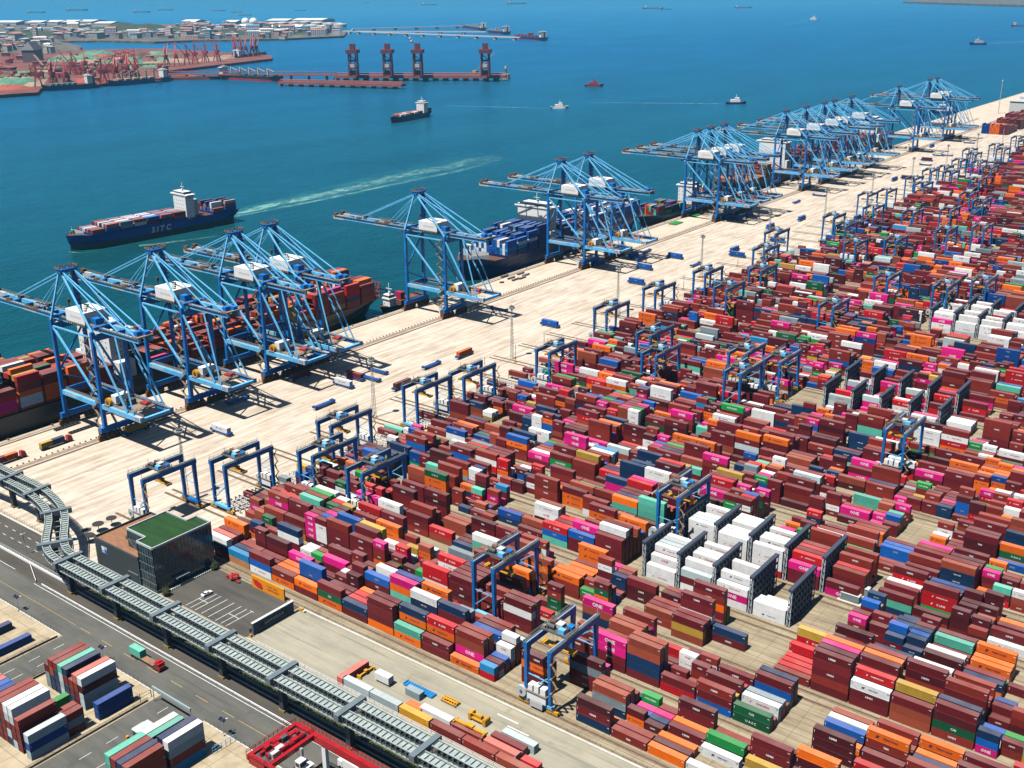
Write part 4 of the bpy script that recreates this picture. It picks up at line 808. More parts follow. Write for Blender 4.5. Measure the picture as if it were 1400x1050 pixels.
# ------------------------------------------------------------------ glass office
GW = bpy.data.materials.new('office_glass'); GW.use_nodes = True; n = GW.node_tree; b = n.nodes['Principled BSDF']; b.inputs['Roughness'].default_value = 0.13; b.inputs['Base Color'].default_value = (0.012, 0.026, 0.038, 1); b.inputs['Specular IOR Level'].default_value = 0.8
g_ = n.nodes.new('ShaderNodeNewGeometry'); vo = n.nodes.new('ShaderNodeTexVoronoi'); vo.inputs['Scale'].default_value = 0.45; n.links.new(g_.outputs['Position'], vo.inputs['Vector'])
mx = n.nodes.new('ShaderNodeMix'); mx.data_type = 'RGBA'; mx.inputs[6].default_value = (0.006, 0.016, 0.024, 1); mx.inputs[7].default_value = (0.05, 0.09, 0.105, 1); n.links.new(vo.outputs['Color'], mx.inputs[0]); n.links.new(mx.outputs[2], b.inputs['Base Color'])
GRASS = mat('roof_turf', (0.006, 0.036, 0.006), 0.95, rgb2=(0.014, 0.066, 0.010), scale=0.5, stretch=(1, 0.15, 1)); FRM = mat('mullion_grey', (0.17, 0.21, 0.22), 0.5); CLD = mat('dark_cladding', (0.075, 0.085, 0.095), 0.6, var=0.12); TER = mat('terrace_brick', (0.26, 0.125, 0.065), 0.9, var=0.25, scale=1.2, stretch=(1, 0.2, 1)); RIM = mat('parapet_metal', (0.42, 0.47, 0.47), 0.45)
r = empty('office_building', (201.3, 323.9, 0), 'dark glass office with a green turf roof beside the car park', 'building')
ox, oy = 201.3, 323.9
def lo(mb): mb.v = [(x-ox, y-oy, z) for x, y, z in mb.v]; return mb
RO = [(201.6, 323.5), (228.0, 323.5), (228.0, 332.0), (223.4, 332.0), (223.4, 345.0), (205.6, 345.0), (205.6, 333.0), (201.6, 333.0)]
lo(MB().prism(RO, 0, 18.4, GW)).obj('glass_wall', r)
mb = MB()
for (x0, y0), (x1, y1) in zip(RO, RO[1:]+RO[:1]):
    L = math.hypot(x1-x0, y1-y0); nn = max(1, round(L/1.55))
    for i in range(nn+1):
        x = x0+(x1-x0)*i/nn; y = y0+(y1-y0)*i/nn; mb.box(x-0.09, x+0.09, y-0.09, y+0.09, 0.02, 18.45, FRM)
    for z in (3.6, 7.3, 11.0, 14.7): mb.beam((x0,y0,z), (x1,y1,z), 0.22, 0.12, FRM)
lo(mb).obj('mullion', r)
mb = MB()
for (x0, y0), (x1, y1) in zip(RO, RO[1:]+RO[:1]): mb.beam((x0,y0,18.85), (x1,y1,18.85), 0.5, 0.85, RIM)
lo(mb).obj('parapet', r); lo(MB().prism(RO, 18.4, 18.72, GRASS)).obj('turf_roof', r)
LOW = [(201.2, 333.2), (205.5, 333.2), (205.5, 345.2), (223.5, 345.2), (227.0, 345.2), (227.0, 361.6), (201.2, 361.6)]
lo(MB().prism(LOW, 0, 11.4, TER, CLD)).obj('low_wing', r)
mb = MB()
for i in range(48): y = 334+i*0.57; mb.box(201.05, 201.2, y-0.06, y+0.06, 0.5, 11.6, FRM)
for (x0, y0), (x1, y1) in zip(LOW[3:]+LOW[:1], LOW[4:]+LOW[:2]): mb.beam((x0,y0,11.9), (x1,y1,11.9), 0.35, 1.0, CLD)
lo(mb).obj('cladding_fin', r)
lo(MB().box(200.95, 201.04, 353.2, 356.8, 7.0, 9.8, P((0.35, 0.5, 0.7), 'sign_pale_blue')).box(200.90, 200.94, 353.3, 354.8, 7.2, 8.8, P((0.02, 0.12, 0.42), 'sign_blue')).box(200.90, 200.94, 355.0, 356.7, 8.2, 9.6, WHITE)).obj('wall_sign', r)
lo(MB().box(201.1, 201.25, 334.6, 340, 0.02, 4.2, GLASS).box(200.9, 201.3, 334.2, 340.4, 4.2, 4.5, FRM)).obj('entrance', r)
lo(MB().box(209, 215, 321.4, 323.3, 3.6, 3.8, FRM).box(209, 215, 321.4, 323.3, 3.3, 3.34, STEEL)).obj('canopy', r)
mb = MB().box(219.2, 222.4, 349, 353, 11.45, 12.6, WHITE).box(208.2, 210.4, 347.4, 351, 11.45, 13.0, DSTEEL).beam((205.9, 340, 11.5), (205.9, 344.8, 14.5), 1.4, 0.2, DSTEEL); lo(mb).obj('roof_plant', r)
lo(MB().box(203, 227, 321.9, 322.7, 0.015, 0.35, CK)).obj('front_step', r)
PK = mat('picket_white', (0.62, 0.62, 0.58))
mb = MB()
for i in range(22): mb.box(205+i*0.95, 205.6+i*0.95, 321.2, 321.5, 0.02, 0.7, PK)
tag(mb.obj('white_kerb_blocks'), 'row of white kerb blocks between the glass office and car park', 'kerb')
# round dark canopies behind the office
for i, (x, y, rad, h) in enumerate(((223.7, 386.0, 2.2, 3.4), (217.3, 385.8, 2.4, 3.4), (211.7, 385.3, 1.9, 3.0), (209.4, 380.3, 2.3, 3.2))):
    r = empty('round_canopy', (x, y, 0), ['round dark canopy farthest from the gallery, behind the office', 'large round dark canopy at the corner of the office terrace', 'small round dark canopy nearest the gallery bend', 'round dark canopy closest to the inner road'][i], 'canopy', 'round dark canopies behind the office')
    MB().cyl((0,0,h), (0,0,h+0.25), rad, DARK, 20).obj('disc', r); MB().cyl((0,0,0), (0,0,h), 0.15, DSTEEL, 8).obj('post', r)
# leafy things
def leafy(mb, c, rad, n, m, sz, seed=1, flat=1.0):
    q = random.Random(seed)
    for _ in range(n):
        while True:
            v = Vector((q.uniform(-1,1), q.uniform(-1,1), q.uniform(-1,1)))
            if 0.35 < v.length < 1: break
        v *= (1+0.15*math.sin(5*v.x+3*v.y)); p = Vector(c)+Vector((v.x*rad, v.y*rad, v.z*rad*flat)); a = Vector((q.uniform(-1,1), q.uniform(-1,1), q.uniform(-1,1))).normalized(); b = a.orthogonal().normalized()
        s = sz*q.uniform(0.6, 1.3); mb.add([p-a*s, p+b*s*0.7, p+a*s, p-b*s*0.7], [(0,1,2,3)], m)
LF = mat('shrub_leaf', (0.018, 0.035, 0.010), 0.8, rgb2=(0.06, 0.085, 0.02), scale=1.5)
for i, (x, y) in enumerate(((202.8, 319.9), (226.0, 321.4))):
    r = empty('round_shrub', (x, y, 0), ['clipped round shrub at the near corner of the glass office', 'clipped round shrub at the yard-side corner of the glass office'][i], 'shrub', 'clipped shrubs beside the office')
    mb = MB(); leafy(mb, (0,0,1.7), 1.6, 1400, LF, 0.16, i); mb.obj('foliage', r); MB().cyl((0,0,0), (0,0,1.2), 0.12, RUST, 6).obj('stem', r)
# flower bed, orange board, name wall
r = empty('flower_display', (225.6, 309.1, 0), 'red flower-shaped display in a leafy bed by the yard fence', 'flower display')
RF = mat('red_flower', (0.5, 0.02, 0.02), rgb2=(0.62, 0.05, 0.05), scale=2)
mb = MB(); leafy(mb, (0,0,1.5), 1.9, 700, RF, 0.28, 3, 0.55); leafy(mb, (-0.8,3.0,0.6), 0.7, 120, RF, 0.2, 4); leafy(mb, (-0.8,-3.2,0.6), 0.7, 120, RF, 0.2, 5); mb.obj('red_petals', r)
mb = MB()
for i in range(9): leafy(mb, (-0.6,-3.6+i*0.9,0.4), 0.7, 130, LF, 0.18, 6+i, 0.6)
mb.obj('leafy_bed', r)
r = empty('painted_board', (226.6, 290.5, 0), 'long orange board with a red emblem between car park and track', 'board')
ORG = mat('board_orange', (0.78, 0.30, 0.015), 0.5); RED2 = mat('board_red', (0.6, 0.015, 0.01), 0.5)
MB().box(-0.3, 0.3, -9.0, 9.0, 0.0, 5.0, ORG).obj('panel', r)
mb = MB().add([(-0.33,8.4,3.9),(-0.33,7.0,3.5),(-0.33,5.9,3.9),(-0.33,4.6,3.3),(-0.33,3.3,2.9),(-0.33,2.7,1.0),(-0.33,3.2,0.5),(-0.33,5.6,0.6),(-0.33,7.6,1.5)], [tuple(range(9))], RED2)
add_text(mb, '建设世界一流港口', (-0.34,-2.5,3.2), (0,-1,0), (0,0,1), 0.75, RED2, 8.5); add_text(mb, '智慧绿色 安全高效', (-0.34,-3.0,1.9), (0,-1,0), (0,0,1), 0.75, RED2, 9.5)
mb.obj('emblem', r)
r = empty('name_wall', (214, 273.2, 0), 'dark grey name wall with a white capping at the car park edge', 'wall')
MB().box(-9.2, 9.2, -0.4, 0.4, 0, 4.7, mat('wall_slate', (0.06, 0.085, 0.12), 0.7, var=0.1)).obj('wall', r)
mb = MB().box(-9.4, 9.4, -0.55, 0.55, 4.7, 4.95, WHITE)
for i in range(40): mb.box(-9.3+i*0.47, -9.1+i*0.47, -0.5, 0.5, 4.95, 5.0, GREYW)
mb.obj('capping', r)
mb = MB().box(-6.2, 6.2, -0.46, -0.41, 1.7, 3.6, DARK); add_text(mb, '全自动化码头欢', (0,-0.48,2.65), (1,0,0), (0,0,1), 1.25, WHITE, 11.2, 2, 0.02); mb.obj('name_panel', r)
r = empty('pillar_box', (203.6, 273.0, 0), 'short orange pillar with a dark sign beside the name wall', 'pillar'); MB().box(-0.4, 0.4, -0.4, 0.4, 0, 1.1, YEL).obj('base', r); MB().box(-0.06, 0.06, -0.06, 0.06, 1.1, 2.0, DSTEEL).box(-0.5, 0.5, -0.08, 0.08, 2.0, 3.4, DSTEEL).obj('sign', r)
tag(MB().box(225.2, 226.0, 270.6, 272.2, 0, 1.3, YEL).box(225.0, 226.1, 269.6, 270.5, 0, 0.7, CK).obj('valve_box'), 'small yellow box beside the name wall end', 'box')
# ------------------------------------------------------------------ things on the service lane
r = empty('flat_rack', (216.0, 205.4, 0), 'bright blue flat rack lying empty on the service lane', 'flat rack')
FB = mat('flat_rack_blue', (0.01, 0.22, 0.55), 0.5, var=0.15)
mb = MB().box(-1.2, 1.2, -6.1, 6.1, 0.25, 0.6, FB)
for i in range(12): mb.box(-1.22, 1.22, -5.9+i*1.07, -5.75+i*1.07, 0.6, 0.72, ABL)
mb.obj('deck', r); MB().box(-1.2, 1.2, 5.9, 6.1, 0.6, 1.0, FB).obj('end_stop', r)
r = empty('yellow_spreader', (217.0, 193.4, 0), 'flat yellow spreader frame standing on the service lane', 'spreader')
mb = MB()
for s in (-1, 1): mb.box(s*1.1-0.15, s*1.1+0.15, -3.1, 3.1, 0.5, 0.95, YEL)
for i in range(7): mb.box(-1.1, 1.1, -3.0+i*0.98, -2.75+i*0.98, 0.5, 0.9, YEL)
mb.box(-0.3, 0.3, -3, 3, 0.9, 1.1, YEL).obj('frame', r)
for a, b in ((-1,-1),(1,-1),(1,1),(-1,1)): MB().box(a*1.0-0.15, a*1.0+0.15, b*2.8-0.15, b*2.8+0.15, 0, 0.5, DARK).obj('leg', r)
r = empty('lifting_machine', (215.2, 180.2, 0), 'bulky yellow lifting machine standing beside the brick-red containers', 'spreader')
mb = MB().box(-1.1, 1.1, -3.2, 3.2, 0.8, 1.3, YEL).box(-1.3, 1.3, 2.4, 3.4, 0.3, 2.6, YEL).box(-1.3, 1.3, -3.4, -2.2, 0.2, 2.4, YEL).box(-0.6, 0.6, -1.2, 1.0, 1.3, 2.5, YEL).beam((-0.9,2.4,2.6), (0.6,-0.5,1.6), 0.35, 0.35, YEL).cyl((-1.2,-2.9,2.3), (1.2,-2.9,2.3), 0.45, YEL, 10); mb.obj('frame', r)
MB().box(-0.9, 0.9, -1.0, 1.8, 0.2, 0.8, DARK).cyl((-0.5,0.6,1.6), (0.5,0.6,1.6), 0.4, DSTEEL, 8).obj('drive', r)
r = empty('telescopic_spreader', (208.2, 178.0, 2.95), 'long yellow spreader resting on top of the brick-red container', 'spreader')
MB().box(-0.5, 0.5, -5.8, 5.8, 0.3, 0.75, YEL).box(-0.8, 0.8, -1.4, 1.4, 0.75, 1.3, YEL).obj('frame', r)
for s in (-1, 1): MB().box(-1.2, 1.2, s*5.7-0.25, s*5.7+0.25, 0.0, 0.6, YEL).obj('end_beam', r)
r = empty('yellow_spreader', (212.0, 227.2, 0), 'small yellow spreader leaning against the salmon container', 'spreader')
MB().box(-3.2, 3.2, -2.0, -1.4, 0.5, 1.1, YEL).box(-3.4, -3.0, -2.6, -0.9, 0, 1.3, YEL).box(3.0, 3.4, -2.6, -0.9, 0, 1.3, YEL).obj('frame', r); MB().box(-0.6, 0.6, -2.3, -1.2, 1.1, 1.7, YEL).obj('head_block', r)
tag(MB().box(211.2, 213.3, 214.2, 214.6, 0.02, 0.9, TER).box(211.2, 213.3, 219.6, 220.0, 0.02, 0.9, TER).box(211.2, 213.3, 216.8, 217.2, 0.02, 0.9, TER).obj('timber_supports'), 'brown timber supports under the raised white container', 'supports')
# cabin and gate in the side road
r = empty('guard_cabin', (149.4, 257.8, 0), 'dark guard cabin with a white roof on the side road', 'cabin')
MB().box(-2.7, 2.7, -1.3, 1.3, 0.2, 2.7, mat('cabin_dark', (0.05, 0.06, 0.055), 0.5)).obj('body', r); MB().box(-2.9, 2.9, -1.5, 1.5, 2.7, 2.95, GREYW).obj('roof', r)
mb = MB(); 
for i in range(4): mb.box(-2.3+i*1.25, -1.4+i*1.25, -1.34, -1.3, 1.0, 2.2, GLASS)
mb.obj('window', r); MB().box(-4.4, 4.4, -2.6, -2.3, 0, 0.7, YEL).box(-4.6, -3.8, 1.6, 2.4, 0, 1.0, YEL).box(3.6, 4.4, 1.4, 2.2, 0, 1.0, YEL).obj('yellow_barrier', r)
r = empty('gate_gantry', (161.2, 259.4, 0), 'pale overhead sign gantry spanning the mouth of the side road', 'gantry')
MB().beam((-0.0,9.6,5.4), (0,-9.6,5.4), 0.4, 0.9, mat('gantry_pale_blue', (0.3, 0.4, 0.42))).obj('beam', r)
for s in (-1, 1): MB().cyl((0,s*9.5,0), (0,s*9.5,5.2), 0.14, STEEL, 8).obj('post', r)
r = empty('sign_frame', (158.2, 271.9, 0), 'rusty upright frame at the barrier corner by the side road', 'frame'); MB().box(-0.08, 0.08, -0.08, 0.08, 0, 3.2, RUST).box(3.9, 4.1, -0.08, 0.08, 0, 2.6, RUST).obj('post', r); MB().beam((0,0,1.6), (4,0,1.6), 0.1, 0.1, RUST).beam((0,0,3.0), (4,0,2.5), 0.1, 0.1, RUST).obj('rail', r)
mb = MB(); mb.rail([(156+i*1.6, 233.2-i*0.05, 0) for i in range(6)], LBLUE, 2.4, 0.1, 1.0); tag(mb.obj('mesh_fence'), 'light blue mesh fence beside the lower container stacks', 'fence')
# ------------------------------------------------------------------ red crane at the bottom edge
CR = mat('crane_red_paint', (0.36, 0.008, 0.014), 0.45, var=0.2, scale=0.5)
r = empty('red_gantry_crane', (149, 165, 0), 'red portal crane with white legs straddling the near road edge', 'gantry crane')
ZR = 18.0
for x in (0, 16.6): MB().box(x-0.7, x+0.7, -30, 40.6, ZR-2.4, ZR, CR).rail([(x+(0.9 if x else -0.9), -28, ZR), (x+(0.9 if x else -0.9), 40, ZR)], CR, 1.2, 0.12, 1.5).obj('girder', r)
for y in (40.9, 33.5): MB().box(-0.7, 17.3, y-0.6, y+0.6, ZR-1.6, ZR-0.1, CR).rail([(-0.5, y+0.7, ZR), (17, y+0.7, ZR)], CR, 1.2, 0.12, 1.5).obj('end_tie', r)
mb = MB(); q = random.Random(5); mb.box(1.0, 15.6, 34.4, 40.0, ZR-0.9, ZR-0.6, DSTEEL)
for i in range(26):
    x = 1.8+q.random()*13; y = 34.8+q.random()*4.6; s = 0.4+q.random()*0.8; m_ = q.choice((CR, CR, CR, DSTEEL, GREYW, DSTEEL))
    if q.random() < 0.45: mb.cyl((x-s,y,ZR+0.2), (x+s,y,ZR+0.2), 0.5*s+0.25, m_, 10)
    else: mb.box(x-s, x+s, y-s*0.6, y+s*0.6, ZR-0.6, ZR+0.2+s*0.7, m_)
mb.obj('hoist_trolley', r)
c = MB().box(8.2, 10.6, 30.4, 32.4, 12.2, 14.6, WHITE).box(8.0, 12.6, 29.6, 33, 12.0, 12.2, WHITE).box(10.4, 11.2, 32.0, 32.8, 12.2, ZR-1, STEEL).obj('operator_cabin', r); MB().box(8.4, 10.4, 30.34, 30.4, 13.0, 14.2, GLASS).box(8.14, 8.2, 30.6, 32.2, 13.0, 14.2, GLASS).obj('window', c)
MB().cyl((6.4, 30.6, 10.4), (7.8, 31.0, 10.4), 1.3, DARK, 14).cyl((10.4, 29.2, 10.4), (11.8, 29.6, 10.4), 1.3, DARK, 14).box(6, 12, 29.6, 31.2, 11.0, 11.6, DSTEEL).obj('cable_drum', r)
LGP = mat('leg_pale_blue_grey', (0.34, 0.42, 0.5), 0.5)
for x in (0, 16.6):
    for y in (29.5, 8): MB().beam((x,y,1.2), (x,y,ZR-2.4), 1.2, 1.5, WHITE if y > 20 else LGP).obj('leg', r)
    MB().box(x-0.7, x+0.7, 4, 33, 0.6, 1.6, CR).obj('sill_beam', r)
# ------------------------------------------------------------------ ships
def ship(name, label, cat_, bow, stern, beam, deck, hullc, boot, boot_h=2.0, fc=0.10, fch=2.5, rake=5.0, group=None):
    """hull along local X (stern 0, bow L), waterline at z=0"""
    bx, by = bow; sx, sy = stern; L = math.hypot(bx-sx, by-sy); ang = math.atan2(by-sy, bx-sx)
    r = empty(name, (sx, sy, ZW), label, cat_, group, ang)
    T = [0, .03, .1, .2, .35, .5, .65, .76, .84, .90, .945, .975, 1.0]
    dk = [.80, .93, 1, 1, 1, 1, 1, 1, .97, .84, .62, .36, .02]; wl = [.30, .55, .86, .98, 1, 1, 1, .97, .84, .62, .40, .20, .01]
    lv = [(-1.5, 0), (0.0, 0), (boot_h, .08), (boot_h+0.02, .08), (deck*.55, .4), (deck, 1)]
    mb = MB(); vs = []; H = MB(); n = len(T)
    def pt(i, l, s):
        z, f = lv[l]; t = T[i]; w = (wl[i]*(1-f)+dk[i]*f)*beam/2; x = t*L
        if t > .8: x -= (1-f)*rake*(t-.8)/.2
        if t < .05: x += (1-f)*3.0*(1-t/.05)
        zz = z
        if l == 5 and t > 1-fc: zz = z+fch*min(1, (t-(1-fc))/.03)
        return (x, s*w, zz)
    for l in range(5):
        q = [pt(i, l, s) for s in (-1, 1) for i in range(n)]+[pt(i, l+1, s) for s in (-1, 1) for i in range(n)]
        fs = []
        for i in range(n-1): fs += [(i, i+1, 2*n+i+1, 2*n+i), (n+i+1, n+i, 3*n+i, 3*n+i+1)]
        fs += [(n, 0, 2*n, 3*n)]
        mb.add(q, fs, boot if l < 2 else hullc)
    mb.obj('hull', r)
    dm = mat('ship_deck_'+hullc.name, (0.12, 0.05, 0.035), 0.8, var=0.3)
    q = [pt(i, 5, s) for s in (-1, 1) for i in range(n)]; mb = MB(); mb.add([(x, y*.985, z-.5) for x, y, z in q], [(i, i+1, n+i+1, n+i) for i in range(n-1)], dm); mb.obj('deck', r)
    return r, L, ang
def wpt(r, x, y, z):
    c, s = math.cos(r.rotation_euler.z), math.sin(r.rotation_euler.z); return (r.location.x+c*x-s*y, r.location.y+s*x+c*y, r.location.z+z)
WIN = [MB().box(-.04, .04, -.35, .35, 0, .7, GLASS).mesh('window'), MB().box(-.35, .35, -.04, .04, 0, .7, GLASS).mesh('window')]
def house(r, x0, x1, w, z0, z1, wing=None, m=None, funnel=None, wide=None):
    m = m or WHITE; n = max(2, int((z1-z0)/3)); mb = MB()
    mb.box(x0, x1, -w/2, w/2, z0, z1, m)
    if wide: mb.box(x0+0.5, x1-0.5, -wide/2, wide/2, z0, z0+(z1-z0)*.35, m)
    h = mb.obj('superstructure', r)
    mb = MB(); ww = (wing or w*1.25)
    mb.box(x0-0.3, x1+0.6, -ww/2, ww/2, z1, z1+0.9, m).box(x0+1, x1, -w*.42, w*.42, z1+0.9, z1+3.3, m).box(x0+1.2, x1+0.04, -w*.43, w*.43, z1+1.7, z1+2.7, GLASS)
    mb.obj('bridge', h)
    wl_ = []
    for i in range(n):
        z = z0+1.2+i*(z1-z0)/n
        for j in range(int(w/3.6)): wl_.append((x1+.03, -w/2+1.4+j*3.6, z, 0))
        for j in range(int((x1-x0)/3.2)):
            for s_ in (-1, 1): wl_.append((x0+1.2+j*3.2, s_*(w/2+.03), z, 1))
    for x, y, z, q_ in wl_[:100]:
        o = bpy.data.objects.new('window', WIN[q_]); COL.objects.link(o); o.parent = h; o.location = (x, y, z)
    mb = MB().box((x0+x1)/2-.25, (x0+x1)/2+.25, -.25, .25, z1+3.3, z1+11, WHITE).box((x0+x1)/2-.2, (x0+x1)/2+.2, -3, 3, z1+7, z1+7.3, WHITE).cyl(((x0+x1)/2+1.5,2,z1+3.3), ((x0+x1)/2+1.5,2,z1+5.8), .8, WHITE, 8)
    mb.obj('radar_mast', r)
    if funnel: MB().box(x0-7, x0-2.5, -2.4, 2.4, z0, z1-1, funnel).box(x0-6.6, x0-3, -2, 2, z1-1, z1+1, DARK).obj('funnel', r)
def cargo(r, x0, x1, w, zd, hf, wts, bridge=None, pitch=13.6, hatch=None, name='hatch_cover', ctx='on a ship', skip=()):
    rows = int(w/2.55); nb = int((x1-x0)/pitch); q = random.Random(int(abs(x0*7+w)+len(wts)))
    cn, cw = zip(*wts)
    hm = MB(); lb = MB()
    for b in range(nb):
        xc = x0+b*pitch+pitch/2
        hm.box(xc-6.2, xc+6.2, -w/2+0.3, w/2-0.3, zd-1.6, zd-0.02, hatch or mat('hatch_red', (0.22, 0.03, 0.02), 0.7, var=0.3))
        if bridge:
            xb = x0+b*pitch+0.2
            for z in (0, 2.6, 5.2, 7.8): lb.box(xb-0.5, xb+0.3, -w/2, w/2, zd+z-0.12, zd+z+0.12, bridge)
            for j in range(rows+1): lb.box(xb-0.15, xb+0.15, -w/2+j*w/rows-0.12, -w/2+j*w/rows+0.12, zd-1.5, zd+7.8, bridge)
        if b in skip: continue
        grid = [max(0, hf(b, j, rows)) for j in range(rows)]
        for j in range(rows):
            prev = None
            for l in range(grid[j]):
                prev = prev if prev and q.random() < .45 else q.choices(cn, cw)[0]
                if 0 < j < rows-1 and l < grid[j]-1 and l < min(grid[j-1], grid[j+1]): 
                    if b not in (0, nb-1): continue
                p = wpt(r, xc, -w/2+(j+.5)*w/rows, zd+l*2.75)
                add_c(p[0], p[1], p[2], 40, r.rotation_euler.z-math.pi/2, prev, None if prev != 'pink' else 'one', ctx, hid=True)
    hm.obj(name, r)
    if bridge: lb.obj('lashing_bridge', r)
HULLB = mat('hull_black_paint', (0.012, 0.012, 0.014), 0.45, var=0.3, scale=0.1); HULLN = mat('hull_navy_paint', (0.004, 0.018, 0.13), 0.4, var=0.25, scale=0.1); HULLS = mat('hull_blue_paint', (0.004, 0.05, 0.27), 0.4, var=0.2, scale=0.1); HULLT = mat('hull_green_paint', (0.02, 0.12, 0.12), 0.45, var=0.2, scale=0.1)
BOOT = mat('boot_red_paint', (0.30, 0.02, 0.03), 0.6, var=0.25, scale=0.1); BOOTD = mat('boot_dark_paint', (0.03, 0.015, 0.018), 0.6); LASH = mat('lashing_red_paint', (0.26, 0.022, 0.015), 0.6, var=0.2)
WS = [('blue', 2.5), ('navy', 2), ('maroon', 4), ('salmon', 2), ('rust brown', 2), ('pale blue', 2), ('white', 2), ('grey', 1), ('pale grey', 1.5)]
# blue feeder under way, name painted on the side
r, L, A = ship('container_ship', 'blue container ship under way with white bridge and SITC on its side', 'container ship', (505.4, 877.3), (677.6, 866.3), 27, 12.5, HULLS, HULLB, 5.3, .09, 1.5, 3)
house(r, 49, 58, 20, 12.5, 33, 27, None, None, None)
MB().box(40.5, 46, -3, 3, 12, 27, mat('funnel_pale', (0.5, 0.55, 0.5))).obj('funnel', r)
cargo(r, 60, 156, 25.6, 14.2, lambda b, j, n: 2 if b < 6 else 1, WS, None, 13.6, HULLS, ctx='on the blue ship under way')
cargo(r, 4, 32, 25, 14.2, lambda b, j, n: (1+(j+b) % 3), WS, None, 13.6, HULLS, ctx='on the stern of the blue ship under way')
MB().beam((160,-8,14.5), (160,8,14.5), 0.3, 3.4, GREYW).beam((160,-8,14.5), (166,-4.5,14.5), 0.3, 2.4, GREYW).beam((160,8,14.5), (166,4.5,14.5), 0.3, 2.4, GREYW).obj('wave_breaker', r)
MB().box(165.8, 166.2, -.2, .2, 14, 21, mat('mast_ochre', (0.5, 0.45, 0.3))).box(165.4, 166.6, -1, 1, 18, 18.4, WHITE).obj('fore_mast', r)
mb = MB(); add_text(mb, 'S I T C', (88, 13.62, 8.2), (-1,0,0), (0,0,1), 5.4, LW, 31, 3, 0.04, 0.25); mb.obj('hull_lettering', r)
# big black ship under the first four cranes
r, L, A = ship('container_ship', 'huge black-hulled container ship with red lashing bridges moored under the first cranes', 'container ship', (150, 536), (521, 536), 46, 14, HULLB, BOOTD, 1.0, .07, 3, 8)
WB = [('orange', 4), ('maroon', 7), ('brick red', 7), ('red', 2), ('pink', 1), ('ochre', 1.5), ('navy', 1.5), ('dark green', .8), ('rust brown', 3), ('white', .6)]
cargo(r, 7, 190, 45, 15.8, lambda b, j, n: [5, 5, 4, 5, 4, 3, 4, 3, 4, 3, 2, 4, 3][b]-((j//2*7+b*3) % 4 == 0)-((j//3+b) % 3 == 0)+((j//4+b) % 4 == 1), WB, LASH, 13.9, LASH, ctx='on the black-hulled ship')
cargo(r, 208, 340, 44, 15.8, lambda b, j, n: [3, 5, 5, 7, 4, 5, 6, 6, 5, 5][b]-((j//2*5+b*3) % 3 == 0)-((j//3+b) % 4 == 0), WB, LASH, 13.9, LASH, ctx='on the fore part of the black-hulled ship')
house(r, 194, 205, 30, 14, 41, 46, None, None, 42); MB().box(60, 66, -4, 4, 14, 36, HULLB).box(60.5, 65.5, -4.2, 4.2, 28, 33, LASH).obj('funnel', r) if 0 else None
MB().box(195, 204, -7, -3, 20, 40, mat('panel_pale_green', (0.3, 0.45, 0.4))).obj('stair_panel', r) if 0 else None
mb = MB()
for j in range(14): mb.box(0.6, 1.0, -21+j*3.2, -20.6+j*3.2, 13.5, 25, LASH)
for z in (15, 18, 21, 24.8): mb.box(0.3, 1.3, -21.5, 21.5, z-.2, z+.2, LASH)
for s in (-1, 1): mb.beam((1, s*21, 24.8), (7, s*21, 15), .4, .4, LASH).box(0.6, 7, s*21.2-.2, s*21.2+.2, 17.8, 18.2, LASH)
mb.obj('stern_frame', r)
# deep blue ship
r, L, A = ship('container_ship', 'deep blue container ship loaded with blue and white containers, bow toward the lone crane', 'container ship', (624, 533), (866, 533), 38, 14.5, HULLN, HULLB, 2.2, .10, 3, 8)
WC = [('blue', 9), ('white', 5), ('deep blue', 5), ('pale blue', 1.5), ('navy', 2)]
cargo(r, 150, 216, 37, 16, lambda b, j, n: [6, 6, 5, 4, 3][b]-((j*3+b*5) % 4 == 0)-((j+b) % 5 == 0), WC, None, 13.8, HULLN, ctx='on the deep blue ship')
cargo(r, 6, 132, 37, 16, lambda b, j, n: 4-((j+b) % 3 == 0)+(b % 3 == 0), WC+[('maroon', 2)], None, 13.8, HULLN, ctx='on the after part of the deep blue ship')
house(r, 134, 147, 30, 14.5, 43, 38, None, None, 36)
MB().beam((222,-14,18.5), (222,14,18.5), .5, 5, GREYW).beam((222,-14,18), (233,-7,18), .4, 3.5, GREYW).beam((222,14,18), (233,7,18), .4, 3.5, GREYW).obj('wave_breaker', r)
MB().box(228.6, 229.6, -2, -1, 16, 27, WHITE).box(228.6, 229.6, 1, 2, 16, 27, WHITE).box(228.4, 229.8, -2.6, 2.6, 26.6, 27.4, WHITE).obj('fore_mast', r)
# small green-hulled feeder
r, L, A = ship('container_ship', 'small green-hulled feeder ship with a red bottom moored beyond the deep blue ship', 'container ship', (876, 525), (1012, 525), 24, 8.5, HULLT, BOOT, 4.2, .12, 2, 3)
WD = [('maroon', 3), ('navy', 3), ('teal', 1.5), ('red', 2), ('green', 1), ('blue', 2), ('brick red', 2)]
cargo(r, 66, 122, 22, 9.5, lambda b, j, n: [2, 3, 2, 3][b]-((j+b) % 4 == 0), WD, None, 13.6, HULLT, ctx='on the small green-hulled ship')
cargo(r, 4, 32, 22, 9.5, lambda b, j, n: 3-((j+b) % 3 == 0), WD, None, 13.6, HULLT, ctx='aft on the small green-hulled ship')
house(r, 38, 48, 18, 8.5, 26, 23); MB().box(124.6, 125.6, -.5, .5, 9, 18, YEL).beam((30,6,10), (24,6,26), 1.0, 1.2, mat('deck_crane_cream', (0.5, 0.45, 0.3))).obj('deck_crane', r)
